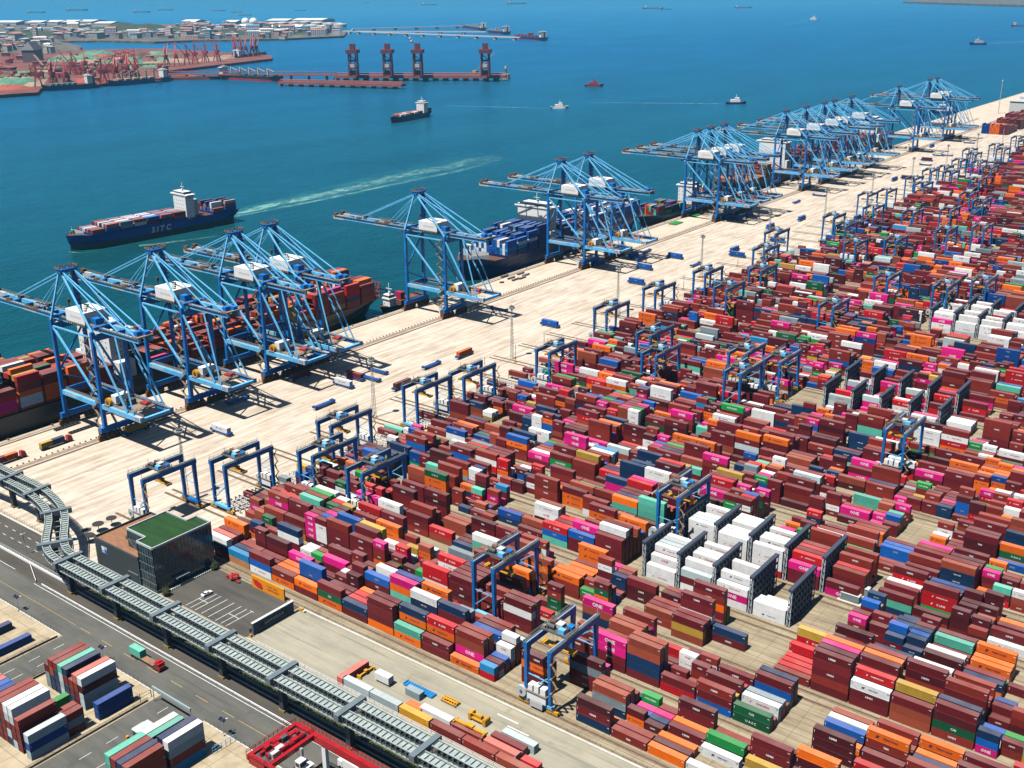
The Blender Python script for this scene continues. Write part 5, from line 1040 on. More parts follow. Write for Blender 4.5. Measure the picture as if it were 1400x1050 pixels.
# dark ship with brown hatches, then the ship with maroon boxes
r, L, A = ship('container_ship', 'dark-hulled ship with brown deck and few containers behind the third crane group', 'container ship', (1050, 535), (1316, 535), 40, 14, HULLB, BOOTD, 2, .08, 3, 6)
BRW = mat('hatch_rusty_orange', (0.36, 0.14, 0.07), 0.8, var=0.3)
WE = [('rust brown', 5), ('brick red', 4), ('green', 1), ('red', 1), ('maroon', 3)]
cargo(r, 150, 240, 39, 15.5, lambda b, j, n: [1, 0, 4, 0, 0, 0][b] if b < 6 else 0, WE, mat('lashing_brown', (0.30, 0.12, 0.07), 0.7), 13.8, BRW, ctx='on the dark ship with the brown deck')
cargo(r, 6, 118, 39, 15.5, lambda b, j, n: 3+(b % 2)-((j+b) % 4 == 0), [('maroon', 6), ('brick red', 4), ('dark brown', 2)], mat('lashing_brown', (0.30, 0.12, 0.07), 0.7), 13.8, BRW, ctx='aft on the dark ship with the brown deck')
house(r, 124, 137, 32, 14, 44, 40, None, None, 38)
r, L, A = ship('container_ship', 'maroon-hulled container ship farthest along the quay with white bridge', 'container ship', (1335, 533), (1540, 533), 36, 13, mat('hull_maroon_paint', (0.11, 0.02, 0.025), 0.5, var=0.3, scale=0.1), BOOT, 2, .08, 3, 6)
cargo(r, 80, 185, 35, 14.5, lambda b, j, n: 4-((j*3+b) % 5 == 0), [('maroon', 8), ('brick red', 4), ('dark brown', 3)], None, 13.8, LASH, ctx='on the maroon-hulled ship')
cargo(r, 5, 55, 35, 14.5, lambda b, j, n: 2-(j % 4 == 0), [('maroon', 5), ('navy', 2)], None, 13.8, LASH, ctx='aft on the maroon-hulled ship')
house(r, 60, 73, 28, 13, 42, 36, None, None, 34)
# small coaster
r, L, A = ship('coaster', 'small navy container coaster sailing alone in the open bay', 'cargo ship', (1341, 1284), (1455, 1302), 19, 8, HULLN, BOOT, 1.0, .1, 2, 2)
house(r, 14, 26, 15, 8, 24, 19); cargo(r, 30, 100, 17, 9.4, lambda b, j, n: 1, [('tan', 3), ('white', 3), ('maroon', 2), ('salmon', 2)], None, 13.6, HULLN, ctx='on the small navy coaster'); cargo(r, 1, 14.7, 15, 9.4, lambda b, j, n: 2, [('red', 2), ('navy', 2)], None, 13.6, HULLN, ctx='aft on the small navy coaster')
# workboat at the quay between ships, loaded barge
r, L, A = ship('supply_barge', 'small black-hulled supply boat with white house moored at the quay between ships', 'boat', (528, 524), (572, 521), 11, 3.6, HULLB, HULLB, .6, .12, 1, 2)
house(r, 32, 38, 7, 3.6, 8.5, 8); MB().box(4, 28, -4.4, 4.4, 3.4, 6.2, mat('cargo_rust', (0.16, 0.06, 0.04), 0.8, var=0.5)).box(23, 27, -3, 3, 6.2, 11.4, mat('tank_crimson', (0.36, 0.012, 0.05))).obj('deck_cargo', r)
def boat(label, cat_, p, L, hullc, ang, up=WHITE, wake=0, name='boat'):
    if name == 'anchored_ship':
        x, y = G(*p, ZW); L *= .62; r, l, a = ship(name, label, cat_, (x+math.cos(ang)*L/2, y+math.sin(ang)*L/2), (x-math.cos(ang)*L/2, y-math.sin(ang)*L/2), L*.15, L*.05, hullc, hullc, .3, .1, 2, L*.03)
        MB().box(L*.06, L*.16, -L*.05, L*.05, L*.05, L*.15, up).box(L*.03, L*.06, -2, 2, L*.05, L*.15, hullc).obj('deckhouse', r); return r
    x, y = G(*p, ZW); r, l, a = ship(name, label, cat_, (x+math.cos(ang)*L/2, y+math.sin(ang)*L/2), (x-math.cos(ang)*L/2, y-math.sin(ang)*L/2), L*.26, L*.09, hullc, hullc, .3, .2, L*.03, L*.05)
    MB().box(L*.25, L*.68, -L*.09, L*.09, L*.08, L*.2, up).box(L*.45, L*.64, -L*.075, L*.075, L*.2, L*.29, up).box(L*.5, L*.53, -.15, .15, L*.29, L*.42, up).obj('deckhouse', r)
    return r
RGT = -0.92   # heading that runs to the right across the picture
boat('white pilot boat heading right, drawing a long pale wake', 'boat', (765, 148), 34, WHITE, RGT)
boat('white launch with dark hull heading right near the quay cranes', 'boat', (1006, 142), 40, HULLN, RGT)
boat('red and grey workboat riding low in the mid bay', 'boat', (812, 118), 44, mat('hull_red_grey', (0.2, 0.03, 0.05)), RGT, mat('deck_red', (0.3, 0.05, 0.06)))
boat('dark ferry near the right edge leaving a white wake', 'ferry', (1337, 61), 62, HULLN, RGT+math.pi, mat('ferry_grey', (0.45, 0.5, 0.55)))
boat('white speedboat far out with a spreading wake', 'boat', (1112, 27), 60, WHITE, RGT)
boat('white patrol vessel moored beyond the end of the quay', 'boat', (1289, 155), 52, HULLN, 2.2)
boat('first of two small white tugs beside the far oil jetty', 'boat', (561, 54), 34, WHITE, .3); boat('small white tug nearer than its pair by the far oil jetty', 'boat', (563, 58), 34, WHITE, .3)
# wakes: thin foam sheets on the sea
def foam(name, dens, col=(0.45, 0.75, 0.68)):
    M = bpy.data.materials.new(name); M.use_nodes = True; n = M.node_tree; b = n.nodes['Principled BSDF']; b.inputs['Base Color'].default_value = (*col, 1); b.inputs['Roughness'].default_value = 0.7
    uv = n.nodes.new('ShaderNodeUVMap'); uv.uv_map = 'strip'; sp = n.nodes.new('ShaderNodeSeparateXYZ'); n.links.new(uv.outputs[0], sp.inputs[0])
    g = n.nodes.new('ShaderNodeNewGeometry'); mp = n.nodes.new('ShaderNodeMapping'); mp.inputs['Scale'].default_value = (0.35, 1, 1); mp.inputs['Rotation'].default_value = (0,0,0.1); n.links.new(g.outputs['Position'], mp.inputs[0])
    t = n.nodes.new('ShaderNodeTexNoise'); t.inputs['Scale'].default_value = 0.10; t.inputs['Detail'].default_value = 9; t.inputs['Roughness'].default_value = 0.75; t.inputs['Distortion'].default_value = 1.2; n.links.new(mp.outputs[0], t.inputs['Vector'])
    def mth(op, a, c):
        x = n.nodes.new('ShaderNodeMath'); x.operation = op
        for i, v in ((0, a), (1, c)):
            if isinstance(v, (int, float)): x.inputs[i].default_value = v
            else: n.links.new(v, x.inputs[i])
        return x.outputs[0]
    e = mth('SUBTRACT', 1, mth('POWER', mth('ABSOLUTE', mth('SUBTRACT', mth('MULTIPLY', sp.outputs[1], 2), 1), 0), 3))   # fades at the sides
    f = mth('SUBTRACT', 1, mth('MULTIPLY', sp.outputs[0], 0.93))                    # and along the strip
    r = n.nodes.new('ShaderNodeMapRange'); r.inputs[1].default_value = 0.47; r.inputs[2].default_value = 0.68; n.links.new(t.outputs['Fac'], r.inputs[0])
    al = mth('MULTIPLY', mth('MULTIPLY', e, f), mth('MULTIPLY', mth('ADD', r.outputs[0], 0.12), dens)); c = n.nodes.new('ShaderNodeClamp'); n.links.new(al, c.inputs[0]); n.links.new(c.outputs[0], b.inputs['Alpha'])
    return M
def wake(pts, ws, M, dz=0.06, name='wake_foam', lab='pale churned foam trail on the sea surface'):
    vs = []; fs = []; uvs = []; n = len(pts)
    for i, (x, y) in enumerate(pts):
        a = pts[max(0, i-1)]; b = pts[min(n-1, i+1)]; d = Vector((b[0]-a[0], b[1]-a[1], 0)).normalized(); s = Vector((-d.y, d.x, 0))
        for j in range(2): v = Vector((x, y, ZW+dz))+s*ws[i]*(j-.5); vs.append(v); uvs.append((i/(n-1), j))
    fs = [(2*i, 2*i+2, 2*i+3, 2*i+1) for i in range(n-1)]
    me = bpy.data.meshes.new(name); me.from_pydata(vs, [], fs); me.materials.append(M); u = me.uv_layers.new(name='strip')
    for p in me.polygons:
        for li, vi in zip(p.loop_indices, p.vertices): u.data[li].uv = uvs[vi]
    o = bpy.data.objects.new(name, me); COL.objects.link(o); tag(o, lab, 'foam', None, 'stuff')
def smooth(pts, k=8):
    o = []
    for i in range(len(pts)-1):
        p0 = pts[max(0, i-1)]; p3 = pts[min(len(pts)-1, i+2)]
        for j in range(k): o.append(cat(p0, pts[i], pts[i+1], p3, j/k))
    return o+[pts[-1]]
FM = foam('wake_foam', 0.8, (0.42, 0.72, 0.66)); FM2 = foam('thin_wake_foam', 0.9, (0.35, 0.6, 0.62)); FMG = foam('green_wash', 0.8, (0.05, 0.36, 0.36))
wp = smooth([G(u, v, ZW) for u, v in ((318, 296), (360, 283), (425, 270), (500, 253), (570, 236), (625, 226), (655, 218), (685, 214))])
wake(wp, [16+95*(i/len(wp))**.6 for i in range(len(wp))], FMG, 0.05, lab='pale green wash spreading behind the blue ship')
wake(wp, [9+34*(i/len(wp))**.8 for i in range(len(wp))], FM, 0.12, lab='bright churned wake curving behind the blue ship')
wp2 = smooth([G(u, v, ZW) for u, v in ((325, 295.5), (380, 285), (430, 275), (520, 256), (600, 239.5), (650, 228), (686, 216))]); wake(wp2, [4+10*(i/len(wp2)) for i in range(len(wp2))], FM, 0.16, lab='outer foam line of the wake behind the blue ship')
wake(smooth([G(u, v, ZW) for u, v in ((93, 344), (110, 345.5), (135, 343))]), [2]*17, FM, 0.06, lab='thin bow wave at the blue ship stem')
wp3 = smooth([G(u, v, ZW) for u, v in ((190, 336), (235, 331), (300, 322))]); wake(wp3, [7]*17, FM, 0.06, lab='patchy foam beside the blue ship hull')
for a, b, w0, w1, t in (((750, 148), (590, 144), 5, 16, 'long pale wake of the white pilot boat'), ((992, 142), (800, 140), 5, 20, 'long pale wake of the white launch'), ((1342, 60), (1430, 55), 10, 30, 'white wake of the dark ferry'), ((1106, 28), (1060, 36), 8, 24, 'spreading wake of the far speedboat')):
    a = G(*a, ZW); b = G(*b, ZW); wake([lerp(a, b, i/12) for i in range(13)], [w0+(w1-w0)*i/12 for i in range(13)], FM2 if w0 < 6 else FM, 0.06, lab=t)
# ------------------------------------------------------------------ far shore
def land(name, pts, m, h=3.0, z=None, kind='structure'):
    P_ = [G(u, v, h) for u, v in pts]; mb = MB().prism(P_, -6, h, m); return struct(mb, name)
OREG = mat('ore_terminal_soil', (0.10, 0.028, 0.022), 0.95, rgb2=(0.26, 0.085, 0.065), scale=0.02)
TOWNG = mat('town_soil_and_trees', (0.016, 0.036, 0.026), 0.95, rgb2=(0.22, 0.17, 0.14), scale=0.03)
land('ore_terminal_ground', [(-60, 133.5), (0, 129.5), (52, 126), (56, 120.5), (132, 115.5), (146, 113.5), (236, 106), (300, 104.5), (300, 104), (240, 104), (225, 97), (372, 80), (372, 76), (320, 72), (215, 66), (110, 68), (60, 70), (-60, 74)], OREG, 3.5)
land('town_ground', [(-60, 76), (60, 71), (108, 70), (112, 63), (80, 56), (140, 55.5), (210, 57), (262, 55), (330, 54), (392, 52.5), (470, 49), (475, 43), (440, 37), (360, 33.5), (190, 33), (120, 29.5), (-60, 30)], TOWNG, 4.0)
land('far_right_shore', [(1235, 2.0), (1330, 5.0), (1480, 9), (1500, -4), (1300, -4)], TOWNG, 12)
def hill(name, u0, u1, v, hgt, dep, m):
    a = Vector((*G(u0, v, 4), 0)); b = Vector((*G(u1, v, 4), 0)); d = b-a; L = d.length; d /= L; s = Vector((-d.y, d.x, 0)); vs = []; fs = []; N = 24
    for i in range(N+1):
        for j in range(9):
            t = i/N; w = j/8*2-1; h = hgt*math.sin(math.pi*t)**1.2*math.cos(w*math.pi/2)**1.1*(1+.18*math.sin(t*19+w*4)); p = a+d*(L*t)+s*(w*dep); vs.append((p.x, p.y, 3.9+h))
    for i in range(N):
        for j in range(8): fs.append((i*9+j, (i+1)*9+j, (i+1)*9+j+1, i*9+j+1))
    mb = MB(); mb.add(vs, fs, m); o = struct(mb, name); o['kind'] = 'structure'
WOOD = mat('wooded_hillside', (0.018, 0.035, 0.014), 0.95, rgb2=(0.06, 0.08, 0.035), scale=0.03, bump=1.0)
hill('wooded_hill', 120, 235, 42, 36, 300, WOOD); hill('wooded_hill', -30, 95, 49, 22, 200, WOOD); hill('wooded_hill', 240, 420, 46, 18, 160, WOOD); hill('wooded_hill', -40, 60, 62, 14, 160, WOOD)
# town buildings, one thing each
q = random.Random(11); TB = {}
WALLS = {'cream': (0.78, 0.66, 0.54), 'white': (0.82, 0.80, 0.78), 'pinkish': (0.72, 0.50, 0.47), 'grey': (0.46, 0.47, 0.52), 'pale blue': (0.36, 0.46, 0.52)}
ROOFS = {'flat grey': (0.42, 0.39, 0.37), 'red': (0.42, 0.20, 0.16), 'blue': (0.10, 0.22, 0.38), 'white': (0.68, 0.68, 0.66)}
nb_ = 0
for i in range(298):
    u = q.uniform(-20, 465); lo_, hi_ = (58, 73) if u < 70 else ((44, 54) if u < 400 else (42, 49)); lo_ = 35 if q.random() < .5 else lo_
    v = q.uniform(lo_, hi_)
    if 125 < u < 225 and 33 < v < 47: continue
    if 85 < u < 260 and v > 53: continue
    x, y = G(u, v, 4); wc = q.choice(list(WALLS)); rc = q.choices(list(ROOFS), (5, 4, 1, 2))[0]
    w = q.uniform(20, 66); d_ = q.uniform(14, 30); h = q.uniform(11, 26) if q.random() < .93 else q.uniform(28, 44)
    if v > 55: w *= .8
    key = (wc, rc)
    if key not in TB:
        b = MB().box(-.5, .5, -.5, .5, 0, 1, mat('wall_'+wc.replace(' ', '_'), WALLS[wc], .85))
        for f in range(4):
            for g in range(7): b.box(-.47+g*.14, -.41+g*.14, -.508, -.5, .12+f*.22, .24+f*.22, GLASS); b.box(-.508, -.5, -.45+g*.14, -.39+g*.14, .12+f*.22, .24+f*.22, GLASS)
        TB[key] = (b.mesh('town_building'), MB().add([(-.53,-.53,1),(.53,-.53,1),(.53,.53,1),(-.53,.53,1),(-.5,0,1.16),(.5,0,1.16)], [(0,1,5,4),(2,3,4,5),(1,2,5),(3,0,4)], mat('roof_'+rc.replace(' ', '_'), ROOFS[rc], .85)).mesh('roof'))
    o = bpy.data.objects.new('town_building', TB[key][0]); COL.objects.link(o); o.location = (x, y, 3.8); o.rotation_euler = (0,0,q.choice((.65, .65, .9, .4, -.9))); o.scale = (w, d_, h)
    tag(o, 'small %s building with a %s roof in the far shore town' % (wc, rc), 'building', 'buildings of the far shore town')
    f = bpy.data.objects.new('roof', TB[key][1]); COL.objects.link(f); f.parent = o
# big white sheds behind the town
for i, (u0, u1, v, dpt) in enumerate(((-20, 22, 34.5, 150), (34, 55, 34.5, 150), (58, 79, 34, 150), (82, 102, 33.6, 150), (105, 126, 33.2, 150), (128, 152, 36, 120), (248, 268, 33, 120), (305, 322, 34, 120), (364, 392, 32, 170), (398, 440, 31.5, 190), (352, 382, 41.5, 60), (325, 348, 40, 60), (395, 412, 41, 60))):
    a = Vector((*G(u0, v, 4), 3.8)); b = Vector((*G(u1, v, 4), 3.8)); d = (b-a); L = d.length; an = math.atan2(d.y, d.x)
    r = empty('warehouse', tuple(a), 'long white far shore shed, %s of thirteen counting from the picture left' % od(i), 'warehouse', 'white sheds of the far shore', an); L2 = L
    MB().box(0, L2, 0, dpt, 0, 16, mat('shed_wall', (0.5, 0.5, 0.5))).obj('wall', r)
    MB().add([(-2,-2,16),(L2+2,-2,16),(L2+2,dpt+2,16),(-2,dpt+2,16),(0,dpt/2,24),(L2,dpt/2,24)], [(0,1,5,4),(2,3,4,5),(1,2,5),(3,0,4)], mat('shed_roof', (0.75, 0.74, 0.7), .7)).obj('roof', r)
tk0 = None
for i, (u, v, rad, sph) in enumerate([(336, 36, 22, 1), (347, 36, 22, 1), (357, 35, 30, 0), (372, 36, 34, 0), (386, 35, 34, 0), (402, 34.5, 34, 0), (418, 33.5, 36, 0), (434, 35, 36, 0), (450, 36, 36, 0), (465, 37.5, 34, 0), (424, 39, 34, 0), (408, 38, 34, 0), (441, 40, 32, 0), (391, 39, 32, 0), (66, 66, 16, 0), (376, 41, 26, 0)]):
    x, y = G(u, v, 4)
    if sph:
        mb = MB(); N = 10
        vs = [(rad*math.cos(a)*math.sin(p), rad*math.sin(a)*math.sin(p), rad+rad*math.cos(p)) for p in [math.pi*j/8 for j in range(9)] for a in [2*math.pi*k/14 for k in range(14)]]
        mb.add(vs, [(j*14+k, (j+1)*14+k, (j+1)*14+(k+1) % 14, j*14+(k+1) % 14) for j in range(8) for k in range(14)], WHITE); nm = 'gas_sphere'
    else: mb = MB().cyl((0,0,0), (0,0,17), rad, mat('tank_cream', (0.62, 0.58, 0.50), .6), 22).cyl((0,0,17), (0,0,19.5), rad, WHITE, 22, rad*.1); nm = 'oil_tank'
    o = mb.obj(nm, loc=(x, y, 3.8)); tag(o, '%s on the far shore, %s counting from the spheres' % ('white gas sphere' if sph else 'cream round oil tank', od(i)), 'tank', 'storage tanks of the far shore')
# ore heaps
HM = {'green-netted': mat('net_green', (0.04, 0.17, 0.11), .9, rgb2=(0.17, 0.30, 0.19), scale=0.03), 'tan': mat('heap_tan', (0.26, 0.17, 0.12), .9, rgb2=(0.40, 0.30, 0.22), scale=0.03), 'dark brown': mat('heap_brown', (0.12, 0.05, 0.04), .95, rgb2=(0.2, 0.08, 0.06), scale=0.03), 'red': mat('heap_red', (0.28, 0.05, 0.03), .9, rgb2=(0.40, 0.10, 0.06), scale=0.03)}
for i, (u0, u1, v, h, w, c) in enumerate([(-10, 55, 114, 13, 55, 'green-netted'), (-10, 52, 104, 12, 55, 'green-netted'), (58, 74, 113, 10, 45, 'green-netted'), (-6, 40, 121, 9, 40, 'red'), (60, 78, 115, 12, 40, 'dark brown'), (78, 98, 115, 14, 40, 'dark brown'), (102, 130, 114, 12, 40, 'red'), (62, 140, 82, 14, 90, 'green-netted'), (108, 155, 76, 16, 90, 'green-netted'), (95, 150, 87, 12, 70, 'tan'), (130, 165, 90, 14, 60, 'green-netted'), (160, 205, 76, 12, 90, 'dark brown'),
      (178, 196, 82, 12, 60, 'green-netted'), (200, 232, 74, 10, 60, 'green-netted'), (190, 232, 90, 13, 50, 'tan'), (212, 240, 83, 11, 50, 'green-netted'), (272, 304, 82, 9, 60, 'tan'), (300, 322, 79, 9, 50, 'tan'), (225, 262, 84, 9, 50, 'tan'), (230, 275, 76, 9, 50, 'dark brown'), (60, 100, 90, 12, 50, 'dark brown'), (172, 200, 92, 12, 40, 'green-netted'), (240, 268, 103, 5, 20, 'red'), (196, 214, 96, 8, 30, 'dark brown')]+[(u_, u_+q.uniform(14, 34), q.uniform(77, 97) if u_ > 60 else q.uniform(96, 118), q.uniform(7, 13), q.uniform(22, 45), q.choice(('dark brown', 'dark brown', 'red', 'tan', 'green-netted'))) for u_ in [q.uniform(-10, 200) for _ in range(46)]]):
    a = Vector((*G(u0, v, 4), 0)); b = Vector((*G(u1, v, 4), 0)); d = b-a; L = d.length; d /= L; s = Vector((-d.y, d.x, 0)); vs = []; N = 16; m_ = (a+b)/2
    for k in range(N+1):
        for j in range(7):
            t = k/N; ww = j/6*2-1; e = min(1, 4.5*min(t, 1-t)); hh = h*e*(1-abs(ww))*(1+.12*math.sin(k*1.7+i)); p = a+d*(L*t)+s*(ww*w*(.3+.7*e)); vs.append((p.x-m_.x, p.y-m_.y, hh))
    mb = MB(); mb.add(vs, [(k*7+j, (k+1)*7+j, (k+1)*7+j+1, k*7+j+1) for k in range(N) for j in range(6)], HM[c]); o = mb.obj('ore_heap', loc=(m_.x, m_.y, 3.4))
    tag(o, '%s ore heap on the far red terminal, its %s heap' % (c, od(i)) if i < 24 else '%s ore heap among many on the far red terminal' % c, 'heap', 'ore heaps of the far terminal')
# luffing cranes (red) on the ore berths
RC = mat('far_crane_red', (0.38, 0.04, 0.035), .6)
def luff(hd=0.9):
    r = empty('luffing_crane', (0,0,0), None, 'crane', 'red luffing cranes of the far ore berths')
    for a, b in ((-1,-1),(1,-1),(1,1),(-1,1)): MB().beam((a*8,b*7,0), (a*4,b*4,20), 2.2, 2.2, RC).obj('leg', r)
    MB().cyl((0,0,20), (0,0,24), 5.5, RC, 10).box(-9, 6, -4, 4, 24, 31, RC).obj('turntable', r)
    MB().beam((-2,0,31), (0,0,56), 4.5, 3.5, RC, 2, 2).obj('mast', r)
    MB().beam((5,0,28), (30,0,62), 2.6, 2.6, RC, 1.2, 1.2).beam((0,0,56), (28,0,60), .8, .8, RC).beam((30,0,62), (40,0,54), 1.2, 1.2, RC).beam((0,0,54), (-12,0,36), 2.4, 2.4, RC).obj('jib', r)
    return r
l0 = luff(); LC = [(53, 119, -.6), (74, 118, .5), (92, 117, 1.2), (142, 114, -.4), (146, 112, 1), (160, 110, .7), (176, 108, .8), (186, 107, 1.9), (228, 91, .6), (242, 90, .9), (256, 88.5, 2.6), (267, 87, 2.4), (281, 85, 1.9), (297, 83.5, 1.6), (322, 78, 1.3), (330, 78, 1.5), (337, 77.5, .8), (345, 77, .6), (351, 76.5, .3), (118, 100, 1), (100, 102, 2.4)]
for i, (u, v, a) in enumerate(LC):
    x, y = G(u, v, 3.5); lab = 'red luffing crane, %s from the picture left among those of the far ore berths' % od(i)
    if i == 0: l0.location = (x, y, 3.4); l0.rotation_euler = (0,0,a); tag(l0, lab, None); KIDS[l0.name] = [(c, []) for c in l0.children]
    else: copy_tree(l0, (x, y, 3.4), a, lab)
# clutter of the ore terminal: stackers, hoppers and sheds, each its own thing
SK = [MB().box(-22,22,-2,2,8,11,RC).box(-5,5,-5,5,0,9,RC).beam((0,0,10),(26,0,22),1.6,1.6,RC).beam((0,0,10),(0,0,24),1.5,1.5,RC).beam((0,0,24),(24,0,21),.7,.7,RC).mesh('ore_stacker'), MB().box(-14,14,-8,8,0,9,mat('shed_brown_red', (0.22,0.07,0.05))).box(-15,15,-9,9,9,10,mat('shed_roof_rust', (0.34,0.15,0.12))).mesh('ore_shed'), MB().box(-4,4,-4,4,5,14,RC).beam((-4,0,0),(-4,0,5),1,1,RC).beam((4,0,0),(4,0,5),1,1,RC).box(-10,-4,-1.5,1.5,10,12,RC).mesh('ore_hopper')]
for i in range(64):
    kd = q.choices((0, 1, 2), (4, 4, 3))[0]; u = q.uniform(-15, 235); v = q.uniform(95, 112) if q.random() < .6 else q.uniform(75, 96)
    if u > 225: continue
    x, y = G(u, v, 4); nm = ('ore_stacker', 'ore_shed', 'ore_hopper')[kd]; o = bpy.data.objects.new(nm, SK[kd]); COL.objects.link(o); o.location = (x, y, 3.4); o.rotation_euler = (0,0,q.choice((-.9, .6, .7, 2.2))+q.uniform(-.2,.2)); s_ = q.uniform(.7, 1.3); o.scale = (s_, s_, s_)
    tag(o, ('red ore stacker with a raised boom among the far heaps', 'low rust-roofed shed among the far ore heaps', 'small red hopper standing among the far ore heaps')[kd], ('stacker', 'shed', 'hopper')[kd], ('red stackers of the ore terminal', 'sheds of the ore terminal', 'hoppers of the ore terminal')[kd])
# stacker conveyors and the dark processing house
for i, (p, p2, z0, z1) in enumerate(((( -20, 62), (36, 72), 22, 30), ((36, 74), (60, 96), 30, 12), ((60, 94), (230, 92), 9, 9), ((-20, 112), (60, 107), 8, 8), ((50, 100), (150, 98), 10, 10))):
    a = G(*p, 4); b = G(*p2, 4); r = empty('belt_conveyor', (a[0], a[1], 3.5), ['raised belt conveyor running to the dark ore house', 'sloping belt conveyor coming down from the dark ore house', 'long low belt conveyor behind the ore heaps', 'low belt conveyor at the left edge of the ore terminal', 'middle belt conveyor beside the red cranes'][i], 'conveyor', 'belt conveyors of the ore terminal')
    dx, dy = b[0]-a[0], b[1]-a[1]; MB().beam((0,0,z0), (dx,dy,z1), 5, 4, mat('conveyor_rust', (0.26, 0.13, 0.11), .8)).obj('belt_gallery', r)
    mb = MB(); nn = 7
    for k in range(nn): t = k/(nn-1); mb.beam((dx*t,dy*t,0), (dx*t,dy*t,z0+(z1-z0)*t-2), 2, 2, mat('conveyor_rust', (0, 0, 0)))
    mb.obj('trestle', r)
x, y = G(46, 84, 4); r = empty('ore_house', (x, y, 3.5), 'tall dark gabled ore house beside the conveyors on the far terminal', 'building', None, .65)
MB().box(-32, 32, -18, 18, 0, 34, mat('ore_house_wall', (0.16, 0.10, 0.10))).obj('wall', r); MB().add([(-34,-20,34),(34,-20,34),(34,20,34),(-34,20,34),(-20,0,58),(34,0,58)], [(0,1,5,4),(2,3,4,5),(1,2,5),(3,0,4)], mat('ore_house_roof', (0.09, 0.08, 0.09))).obj('roof', r)
# pier trestle and bridge unloaders
PR = mat('pier_red_brown', (0.30, 0.09, 0.075), .85, var=.2, scale=.02); PRD = mat('unloader_red', (0.15, 0.022, 0.035), .7)
a = G(232, 104, 4); b = G(460, 105.5, 4); c = G(692, 105.5, 4)
def pier(name, lab, a, b, w, z0, z1, m, step, leg, extra=None):
    r = empty(name, (a[0], a[1], 0), lab, 'pier'); dx, dy = b[0]-a[0], b[1]-a[1]; L = math.hypot(dx, dy)
    MB().beam((0,0,(z0+z1)/2), (dx,dy,(z0+z1)/2), w, z1-z0, m).obj('deck', r)
    pm = MB().box(-leg, leg, -leg, leg, -5, z0+.2, m).mesh('pile')
    for k in range(min(100, int(L/step)+1)):
        t = k*step/L; o = bpy.data.objects.new('pile', pm); COL.objects.link(o); o.parent = r; o.location = (dx*t, dy*t, 0)
    if extra: MB().beam((0,0,z1+extra), (dx,dy,z1+extra), w*.35, 2.2, m).obj('conveyor_cover', r)
    return r
pier('trestle_bridge', 'long red-brown trestle bridge linking the ore terminal to the unloader pier', a, b, 12, 7, 10, PR, 45, 2.2, 5)
pier('unloader_pier', 'red-brown ore pier carrying four tall bridge unloaders', b, c, 30, 2.5, 9, PR, 24, 5, 4)
pier('near_berth_pier', 'low red berth pier in front of the ore unloaders', G(384, 112.6, 4), G(552, 116.5, 4), 24, 1.5, 7, PR, 26, 4, 3)
def unloader():
    r = empty('bridge_unloader', (0,0,0), None, 'unloader', 'four bridge unloaders on the ore pier')
    for a, b in ((-1,-1),(1,-1),(1,1),(-1,1)): MB().beam((a*11,b*12,0), (a*10,b*11,58), 3.6, 3.6, PRD).obj('leg', r)
    MB().box(-13, 13, -14, 14, 18, 22, PRD).box(-12, 12, -13, 13, 36, 39, PRD).beam((-11,-12,22), (11,-12,36), 1.6, 1.6, PRD).beam((-11,-12,54), (11,-12,39), 1.6, 1.6, PRD).box(-6, 6, -13.5, -6, 22, 30, GREYW).obj('frame', r)
    MB().box(-16, 16, -20, 20, 55, 64, PRD).obj('top_house', r); MB().box(-7, 7, -6, 6, 64, 74, PRD).box(-9, 9, -2, 2, 74, 78, PRD).obj('tower_head', r); MB().box(-9, 9, -9, 9, 2, 14, PRD).obj('hopper', r)
    return r
u0 = unloader()
for i, u in enumerate((484, 531, 572, 664)):
    x, y = G(u, 104.2, 9); an = math.atan2(c[1]-b[1], c[0]-b[0]); lab = 'tall dark red bridge unloader, %s from the left on the ore pier' % od(i)
    if i == 0: u0.location = (x, y, 8.9); u0.rotation_euler = (0,0,an); u0.scale = (.82, .82, .94); tag(u0, lab, None); KIDS[u0.name] = [(k_, []) for k_ in u0.children]
    else: copy_tree(u0, (x, y, 8.9), an, lab)
x, y = G(650, 99, 9); tag(MB().beam((0,0,2), (38,-30,44), 1.6, 1.6, mat('boom_grey', (.3,.3,.3))).box(-5, 5, -5, 5, 0, 5, YEL).obj('mobile_crane', loc=(x, y, 8.9)), 'mobile crane with a raised grey jib on the ore pier', 'crane')
x, y = G(692, 106, 0); r = empty('beacon_dolphin', (x, y, ZW), 'round beacon dolphin with a mast off the ore pier end', 'beacon'); MB().cyl((0,0,-2), (0,0,12), 10, mat('dolphin_pale', (.45,.38,.32)), 14).obj('base', r); MB().cyl((0,0,12), (0,0,30), 1.5, DSTEEL, 8).cyl((0,0,24), (0,0,30), 3.5, GREYW, 8).obj('light', r)
